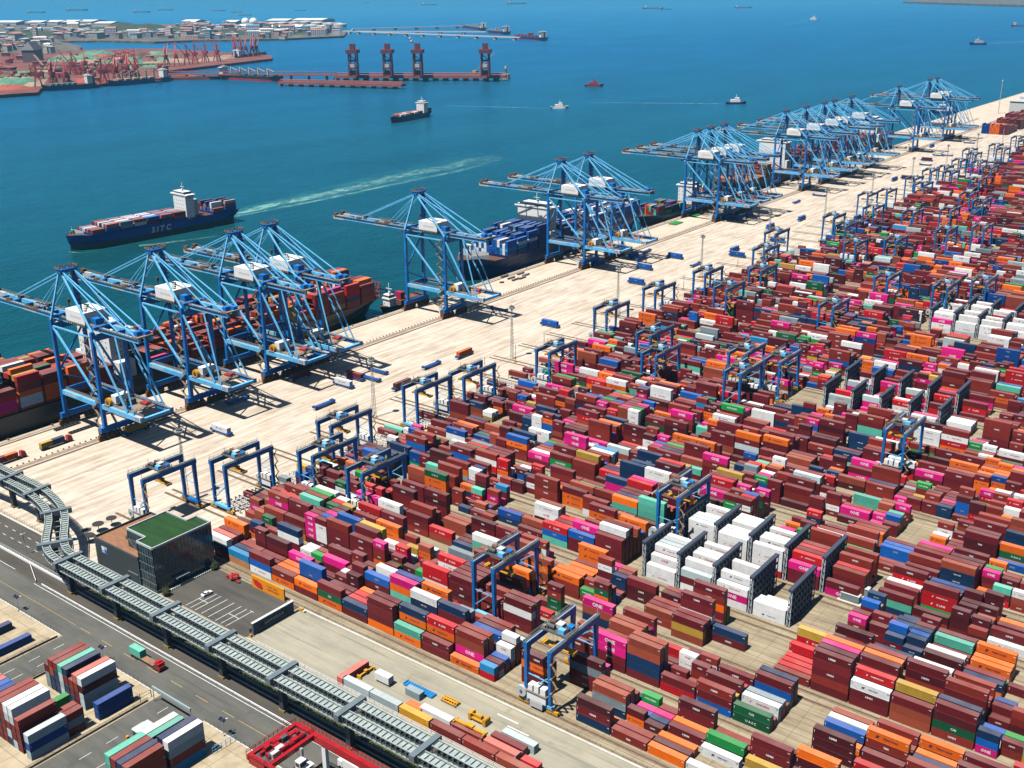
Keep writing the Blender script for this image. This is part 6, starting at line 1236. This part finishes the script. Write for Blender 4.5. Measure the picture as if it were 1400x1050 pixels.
# oil jetties and tankers
JW = mat('jetty_pale', (0.5, 0.5, 0.5), .8)
for i, (p, p2) in enumerate((((470, 43.5), (712, 52.5)), ((478, 44), (665, 44.5)), ((482, 40.5), (635, 36.5)))):
    pier('oil_jetty', ['nearest long white oil jetty reaching to the red and white tanker', 'middle long white oil jetty of the far oil port', 'farthest long white oil jetty of the far oil port'][i], G(*p, 4), G(*p2, 4), 16, 5, 9, JW, 110, 6)
for i, (bw, st, lab) in enumerate((((704, 52.5), (746, 56), 'tanker with red deck gear and white house at the nearest oil jetty'), ((668, 45), (695, 47.5), 'tanker with a white house at the middle oil jetty'), ((632, 37.5), (662, 42), 'tanker with a dark hull at the farthest oil jetty'))):
    r, L, A = ship('oil_tanker', lab, 'tanker', G(*bw, ZW), G(*st, ZW), 38, 13, HULLN, BOOT, 2, .07, 3, 4); house(r, 14, 30, 26, 13, 32, 34, None, HULLN)
    mb = MB()
    for k in range(6): mb.box(60+k*L*.12, 66+k*L*.12, -12, 12, 13, 18+(k == 2)*8, mat('tanker_deck_red', (0.4, 0.08, 0.06)) if i == 0 else GREYW)
    mb.obj('deck_piping', r)
# bulk carriers at the ore berths
for i, (bw, st, lab, hc, bt) in enumerate((((57, 124.8), (131, 120.0), 'small dark bulk carrier at the left of the ore quay', HULLN, HULLN), ((147, 118.2), (231, 111.0), 'dark bulk carrier with pale deck cranes under the red luffing cranes', HULLN, HULLN), ((388, 112), (301, 107.5), 'bulk carrier with a red waterline alongside the trestle bridge', HULLB, BOOT), ((365, 76), (322, 82.5), 'small grey bulk carrier at the tip of the ore quay', HULLN, HULLN))):
    r, L, A = ship('bulk_carrier', lab, 'cargo ship', G(*bw, ZW), G(*st, ZW), 30 if i < 3 else 22, 11, hc, bt, 5 if i == 2 else 1, .07, 3, 4); house(r, 8, 20, 18, 11, 27, 26, None, HULLN)
    mb = MB()
    for k in range(5):
        x = 44+k*(L-60)/5; mb.box(x, x+(L-60)/5*.7, -9, 9, 11, 14.5, mat('bulk_hatch_teal', (.12,.25,.25)) if i == 0 else (mat('bulk_hatch_tan', (.45,.38,.25)) if i == 1 else DSTEEL))
        if i in (1, 2): mb.box(x-5, x-2, -1.5, 1.5, 12, 30, mat('deck_crane_pale', (.5,.48,.36))).beam((x-3,0,28), (x+18,0,22), 1.2, 1.2, mat('deck_crane_pale', (0, 0, 0)))
    mb.obj('hatch_cover', r)
# anchored ships far out
for i, (u, v, L) in enumerate(((50, 17.5, 260), (106, 14.5, 330), (194, 17, 250), (227, 14, 230), (299, 15, 190), (324, 17, 150), (335, 21, 160), (411, 14.5, 160), (587, 7, 260), (706, 5.5, 330), (500, 4, 160), (893, 12, 280), (909, 13, 170), (1016, 11, 230), (1400, 36, 200))):
    boat('faint anchored ship far out, %s counting from the picture left' % od(i), 'ship', (u, v), L, mat('far_hull_grey', (.12,.14,.18)), RGT*.95, mat('far_house_pale', (.6,.6,.6)), name='anchored_ship')
# ------------------------------------------------------------------ beyond the container yard
WB_ = mat('terminal_building_white', (0.62, 0.62, 0.6), .7)
x, y = G(1374, 157, 0); r = empty('terminal_building', (x, y, 0), 'long pale terminal building at the far end of the quay', 'building', None, 0)
MB().box(0, 260, -60, -5, 0, 22, WB_).box(40, 120, -50, -10, 22, 27, WB_).obj('wall', r); MB().box(-1, 261, -61, -4, 22, 22.6, GREYW).obj('roof', r)
tag(MB().cyl((0,0,0), (0,0,52), .5, GREYW, 8).cyl((0,0,52), (0,0,54), 1.0, WHITE, 8).obj('radio_mast', loc=(x+12, y+14, 0)), 'thin white radio mast beside the terminal building', 'mast')
x0_, y0_ = G(1344, 182, 0)
for k in range(16):
    for j in range(13):
        h = [5, 4, 4, 3, 0, 5, 5, 4, 6, 6, 6, 5, 4, 0, 5, 4][k]-(j % 4 == 1)
        cc = ('deep blue' if j < 4 else ('orange' if j < 9 else 'maroon')) if k < 3 else ('maroon', 'brick red', 'maroon', 'dark brown')[(k+j//5) % 4]
        for l in range(h): add_c(x0_+k*15, y0_-j*2.75, l*2.9, 40, math.pi/2, cc, None, 'beyond the last block', hid=True)
# pipes lying on the quay and green frames
PG_ = mat('fender_grey', (.22,.2,.19), .8)
for i, (u, v) in enumerate(((699, 380), (705, 382), (714, 380), (690, 377.5), (712, 374), (719, 376))):
    x, y = G(u, v, .5); tag(MB().cyl((-4,0,.8), (4,0,.8), .8, PG_, 10).cyl((-4.3,0,.8), (-4,0,.8), .7, mat('fender_red_cap', (.4,.05,.04)), 10).obj('fender_roll', loc=(x, y, 0)), 'grey fender roll lying on the quay, %s of the loose heap' % od(i), 'fender', 'fender rolls on the quay')
x, y = G(686, 386.5, 0); tag(MB().cyl((0,0,0.02), (0,0,.8), 1.8, DARK, 12).cyl((0,0,.8), (0,0,1.0), 1.2, PG_, 12).obj('rubber_tyre'  , loc=(x, y, 0)), 'large black tyre lying on the quay beside the fenders', 'tyre')
GF = mat('frame_green', (.04,.3,.06), .6)
for i, (u, v) in enumerate(((924, 305), (950, 294))):
    x, y = G(u, v, .5); mb = MB(); mb.box(-7, 7, -4, 4, .3, .7, GF)
    for k in range(6): mb.box(-7+k*2.6, -6+k*2.6, -4, 4, .7, 1.0, GF)
    for a_, b_ in ((-1,-1),(1,-1),(1,1),(-1,1)): mb.box(a_*6-.4, a_*6+.4, b_*3-.4, b_*3+.4, .0, .3, GF)
    tag(mb.obj('hatch_frame', loc=(x, y, 0)), ['flat green hatch frame lying on the open quay', 'flat green hatch frame lying under the third crane group'][i], 'frame')
for i, (u, v) in enumerate(((92, 583), (112, 587))):
    x, y = G(u, v, .3); mb = MB(); mb.box(-7, 7, -1.2, -1.0, .02, .9, DSTEEL).box(-7, 7, 1.0, 1.2, .02, .9, DSTEEL)
    for k in range(8): mb.box(-7+k*1.95, -6.8+k*1.95, -1, 1, .3, .7, DSTEEL)
    tag(mb.obj('loose_rack', loc=(x, y, 0)), ['longer dark steel rack lying near the quay edge', 'shorter dark steel rack lying inland of its pair'][i], 'rack')
for i, (u, v) in enumerate(((715, 392), (1088, 262))): pass
# exchange racks at the seaward ends of the blocks
XR = mat('exchange_rack_white', (.55,.57,.58), .5, var=.15)
def xrack():
    r = empty('exchange_rack', (0,0,0), None, 'rack', 'white container exchange racks at the seaward block ends')
    for j in range(5):
        x = 2.6+j*4.6; mb = MB()
        for s in (0, 2.5): mb.box(x+s-.15, x+s+.15, -6.5, 6.5, 1.5, 1.9, XR)
        for y in (-6, -2, 2, 6):
            for s in (0, 2.5): mb.box(x+s-.15, x+s+.15, y-.15, y+.15, 0, 1.5, XR)
        mb.obj('lane_frame', r)
    return r
xr0 = xrack(); q = random.Random(9)
for i, k in enumerate([1, 2, 3, 4, 5, 6, 7, 8, 9, 10, 11, 12, 13, 14, 15, 16, 17, 18, 19, 20, 21]):
    loc = (BX+BP*k, 357.0, 0.02); lab = 'white steel exchange rack at the seaward end of the %s container block' % od(k)
    if i == 0: xr0.location = loc; tag(xr0, lab, None); KIDS[xr0.name] = [(c, []) for c in xr0.children]
    else: copy_tree(xr0, loc, 0, lab)
    for j in range(5):
        if q.random() < .36: add_c(BX+BP*k+2.6+j*4.6+1.25, 357.0, 1.95, q.choice((40, 40, 20)), 0, q.choices(CN, CW)[0], 'auto', 'on the exchange rack of the %s block' % od(k))

# switch cabins between the yard blocks
CBG = mat('switch_cabin_grey', (0.20, 0.25, 0.26), .6, var=.15)
for i, (u, v) in enumerate(((1163, 818), (1176, 808))):
    x, y = G(u, v, 1); r = empty('switch_cabin', (x, y, 0.03), ['small grey switch cabin on a pale slab between the yard blocks, nearer the road', 'small grey switch cabin on a pale slab, behind its twin'][i], 'cabin', 'switch cabins between the yard blocks')
    MB().box(-1.3, 1.3, -3.4, 3.4, .2, 3.0, CBG).obj('body', r); MB().box(-1.4, 1.4, -3.5, 3.5, 3.0, 3.15, GREYW).obj('roof', r); MB().box(-2.2, 2.2, -4.4, 4.4, 0, .2, CK).obj('slab', r)
# ------------------------------------------------------------------ build the containers
occ = {}
for c in CONT:
    if c['k'] is not None: occ.setdefault((c['k'], c['i'], c['row'], c['s'], round(c['y'])), 0); occ[(c['k'], c['i'], c['row'], c['s'], round(c['y']))] += 1
def hidden(c):
    if c['k'] is None: return False
    if c['lev'] == c['tot']-1: return False
    for dr in (-1,):
        if occ.get((c['k'], c['i'], c['row']+dr, c['s'], round(c['y'])), 0) <= c['lev']: return False
    nxt = [occ.get((c['k'], c['i']+d, c['row'], 40, round(c['y']-12.7*d)), 0) for d in (1,)]
    return min(nxt) > c['lev']
VIS = [c for c in CONT if not hidden(c)]
def rank(c):
    u, v = PX(c['x'], c['y'], c['z']+1.5)
    d = math.sqrt(c['x']**2+c['y']**2+(HC-c['z'])**2)
    inside = -8 < u < 1408 and -5 < v < 1060
    return (0 if inside else 1, d*(0.72 if c['s'] == 40 else 1.0)*(1.0 if c['k'] is None or c['lev'] == c['tot']-1 else 1.12))
order = sorted([c for c in VIS if not c['hid']], key=rank)
SINGLE = order[:296]; ids = set(id(c) for c in SINGLE); MASS = [c for c in VIS if id(c) not in ids]
# detailed shared meshes
def body_mesh(size):
    L, H, w = LEN[size], HGT[size], CWD; mb = MB(); M = CM_O; y0, y1 = -L/2, L/2; x0, x1 = -w/2, w/2
    for x in (x0, x1):
        for y in (y0, y1): mb.box(min(x, x-math.copysign(.16, x)), max(x, x-math.copysign(.16, x)), min(y, y-math.copysign(.16, y)), max(y, y-math.copysign(.16, y)), 0, H, M)
    for x in (x0, x1):
        a, b = sorted((x, x-math.copysign(.1, x))); mb.box(a, b, y0+.16, y1-.16, 0, .16, M).box(a, b, y0+.16, y1-.16, H-.12, H, M)
        n = int((L-.32)/.28); st = (L-.32)/n; xi = x-math.copysign(.03, x); xo = x-math.copysign(.075, x); pts = []
        for i in range(n): yy = y0+.16+i*st; pts += [(xi, yy), (xi, yy+st*.38), (xo, yy+st*.5), (xo, yy+st*.88)]
        pts.append((xi, y1-.16)); m_ = len(pts)
        mb.add([(a_, b_, .16) for a_, b_ in pts]+[(a_, b_, H-.12) for a_, b_ in pts], [(i, i+1, m_+i+1, m_+i) if x > 0 else (i+1, i, m_+i, m_+i+1) for i in range(m_-1)], M)
    mb.add([(x0+.1,y0+.1,H-.03),(x1-.1,y0+.1,H-.03),(x1-.1,y1-.1,H-.03),(x0+.1,y1-.1,H-.03)], [(0,1,2,3)], M)
    mb.box(x0+.16, x1-.16, y0, y0+.1, H-.14, H, M).box(x0+.16, x1-.16, y1-.1, y1, H-.14, H, M).box(x0+.16, x1-.16, y1-.12, y1-.05, .05, H-.14, M).box(x0+.16, x1-.16, y0, y0+.1, 0, .14, M)
    for i in range(int(L/2.2)): yy = y0+1+i*2.2; mb.box(x0+.12, x1-.12, yy, yy+.06, H-.03, H-.005, M)
    return mb.mesh('shipping_container')
def door_mesh(size):
    L, H, w = LEN[size], HGT[size], CWD; mb = MB(); y = -L/2
    for s in (-1, 1): mb.box(min(s*.02, s*(w/2-.17)), max(s*.02, s*(w/2-.17)), y+.03, y+.09, .15, H-.15, CM_O)
    for x in (-.85, -.35, .35, .85): mb.box(x-.025, x+.025, y-.02, y+.03, .12, H-.12, STEEL)
    return mb.mesh('door')
BM = {s: body_mesh(s) for s in (20, 40)}; DM = {s: door_mesh(s) for s in (20, 40)}
LMesh = {}
def logo_parts(mb, lg, size, c, right, up, res=2):
    t, m_, h, mw = LOGO[lg]; sc_ = 1.0 if size == 40 else .72; c = Vector(c); right = Vector(right); up = Vector(up)
    off_ = Vector((0,0,0))
    if lg in ('hapag', 'hapw', 'yang', 'kline', 'ham'):
        off_ = right*(.9*sc_); k = c-right*(mw*sc_/2+.35*sc_)
        for q_ in ((0, .42) if lg in ('hapag', 'hapw') else (0,)):
            a = k+right*(q_*sc_); s_ = h*.55*sc_; mb.add([a-up*s_-right*.3*sc_, a-up*s_+right*.05*sc_, a+up*s_+right*.35*sc_, a+up*s_], [(0,1,2,3)], m_)
    add_text(mb, t, c+off_, right, up, h*sc_, m_, mw*sc_, res, .03)
def logo_mesh(lg, size):
    k = (lg, size)
    if k not in LMesh:
        mb = MB(); L, H = LEN[size], HGT[size]
        for s in (-1, 1):
            right = (0, s, 0); x = s*(CWD/2+.006)
            if lg: logo_parts(mb, lg, size, (x, 0, H*.52), right, (0,0,1))
            for yy, zz, a_, b_ in ((L/2-.45, H*.66, .12, .9), (-L/2+.55, H*.74, .7, .22)):
                y = s*-1*yy; mb.add([(x, y-a_/2, zz-b_/2), (x, y+a_/2, zz-b_/2), (x, y+a_/2, zz+b_/2), (x, y-a_/2, zz+b_/2)], [(0,1,2,3)], LW if lg not in ('onew', 'yang', 'hapw', 'cosco') else LK)
        LMesh[k] = mb.mesh('lettering')
    return LMesh[k]
LEVN = {(1, 0): 'standing single', (2, 0): 'lower of two', (2, 1): 'upper of two'}
def levname(l, t):
    if (t, l) in LEVN: return LEVN[(t, l)]
    return 'top of %s' % {3: 'three', 4: 'four', 5: 'five', 6: 'six'}.get(t, 'many') if l == t-1 else '%s from ground' % od(l)
used = {}
LCOL = {'one': 'white', 'hapag': 'dark', 'kline': 'white', 'yang': 'red', 'hmm': 'white', 'ever': 'white', 'uasc': 'white', 'onew': 'pink', 'hapw': 'dark', 'flor': 'white', 'caru': 'white', 'cosco': 'black'}
for c in SINGLE:
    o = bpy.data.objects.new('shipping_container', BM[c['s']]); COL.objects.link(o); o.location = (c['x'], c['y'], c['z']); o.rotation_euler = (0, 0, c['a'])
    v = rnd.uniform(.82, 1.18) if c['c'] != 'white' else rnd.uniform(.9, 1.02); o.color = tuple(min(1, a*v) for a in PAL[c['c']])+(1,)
    d = bpy.data.objects.new('door', DM[c['s']]); COL.objects.link(d); d.parent = o; d.color = o.color
    l = bpy.data.objects.new('lettering', logo_mesh(c['l'], c['s'])); COL.objects.link(l); l.parent = o; l.color = o.color
    sz = 'long' if c['s'] == 40 else 'short'
    if c['ctx']: lab = '%s %s container %s' % (c['c'], sz, c['ctx'])
    elif c['i'] is not None:
        lab = '%s %s container, %s, %s row, bay %s from the office, %s block' % (c['c'], sz, levname(c['lev'], c['tot']), od(c['row']), od(max(0, c['i']+1)), od(c['k']))
        lab = lab.replace('bay %s from' % od(max(0, c['i']+1)), '%s bay from' % od(max(0, c['i']+1)))
        if c['i'] < 0: lab = '%s %s container, %s, %s row at the seaward end, %s block' % (c['c'], sz, levname(c['lev'], c['tot']), od(c['row']), od(c['k']))
    if lab in used or (c['ctx'] and c['tot'] > 1): lab2 = lab+(', '+levname(c['lev'], c['tot']) if len(lab.split()) <= 13 else ''); lab = lab2
    if lab in used and len(lab.split()) <= 14: lab = lab+(', nearer half' if c['s'] == 20 else ', inner one')
    w_ = lab.split(); lab = ' '.join(w_[:16])
    if lab in used: print('DUP', lab, c['k'], c['i'], c['row'], c['lev'], round(c['y'], 1))
    used[lab] = 1
    tag(o, lab, 'container', 'shipping containers in the port')
print('labels', len(used), 'of', len(SINGLE))
# the rest of the containers as one mass
import numpy as np
nM = len(MASS); V = np.zeros((nM*8, 3), np.float32); Cc = np.zeros((nM*5*4, 4), np.float32); F = np.zeros((nM*5, 4), np.int32)
base = np.array([(-1,-1,0),(1,-1,0),(1,1,0),(-1,1,0),(-1,-1,1),(1,-1,1),(1,1,1),(-1,1,1)], np.float32); fb = np.array([(4,5,6,7),(0,1,5,4),(1,2,6,5),(2,3,7,6),(3,0,4,7)], np.int32)
for i, c in enumerate(MASS):
    s = base*np.array((CWD/2, LEN[c['s']]/2, HGT[c['s']]-.04), np.float32); ca, sa = math.cos(c['a']), math.sin(c['a'])
    V[i*8:i*8+8, 0] = c['x']+s[:, 0]*ca-s[:, 1]*sa; V[i*8:i*8+8, 1] = c['y']+s[:, 0]*sa+s[:, 1]*ca; V[i*8:i*8+8, 2] = c['z']+s[:, 2]
    F[i*5:i*5+5] = fb+i*8; v = rnd.uniform(.78, 1.22) if c['c'] != 'white' else rnd.uniform(.88, 1.03); Cc[i*20:i*20+20] = tuple(min(1, a*v) for a in PAL[c['c']])+(1,)
me = bpy.data.meshes.new('container_mass'); me.from_pydata(V.tolist(), [], F.tolist()); me.materials.append(CM_A); at = me.color_attributes.new('paint', 'FLOAT_COLOR', 'CORNER'); at.data.foreach_set('color', Cc.ravel())
lm = MB(); nl = 0
for c in MASS:
    dist = math.hypot(c['x'], c['y'])
    if c['hid'] or not c['l'] or abs(c['a']) > .1 or dist > 1150: continue
    if c['k'] is not None and occ.get((c['k'], c['i'], c['row']-1, c['s'], round(c['y'])), 0) > c['lev']: continue
    logo_parts(lm, c['l'], c['s'], (c['x']-CWD/2-.02, c['y'], c['z']+HGT[c['s']]*.52), (0,-1,0), (0,0,1), 1); nl += 1
nv = len(me.vertices); mats_ = lm.ms
for m_ in mats_: me.materials.append(m_)
me2 = bpy.data.meshes.new('mass_join'); allv = V.tolist()+[tuple(v) for v in lm.v]; allf = F.tolist()+[tuple(j+nM*8 for j in f) for f in lm.f]
me2.from_pydata(allv, [], allf); me2.materials.append(CM_A)
for m_ in mats_: me2.materials.append(m_)
me2.polygons.foreach_set('material_index', [0]*(nM*5)+[k+1 for k in lm.m]); at = me2.color_attributes.new('paint', 'FLOAT_COLOR', 'CORNER'); nloop = len(me2.loops); arr = np.ones((nloop, 4), np.float32); arr[:nM*20] = Cc; at.data.foreach_set('color', arr.ravel()); me2.update(); bpy.data.meshes.remove(me)
o = bpy.data.objects.new('distant_containers', me2); COL.objects.link(o); tag(o, 'mass of stacked containers filling the yard and the ships beyond the nearest stacks', 'containers', 'shipping containers in the port', 'stuff')
print('containers', len(CONT), 'visible', len(VIS), 'lettered', nl)
# ------------------------------------------------------------------ haze
HD = 0.000042
M = bpy.data.materials.new('haze'); M.use_nodes = True; n = M.node_tree; n.nodes.remove(n.nodes['Principled BSDF']); pv = n.nodes.new('ShaderNodeVolumePrincipled'); pv.inputs['Density'].default_value = HD; pv.inputs['Color'].default_value = (0.22, 0.66, 1, 1); pv.inputs['Anisotropy'].default_value = 0.2
n.links.new(pv.outputs[0], n.nodes['Material Output'].inputs['Volume'])
tag(MB().box(-1700, 21500, -1700, 21500, -9.5, 236, M).obj('haze'), 'thin blue sea haze over the whole port', 'haze', None, 'stuff')
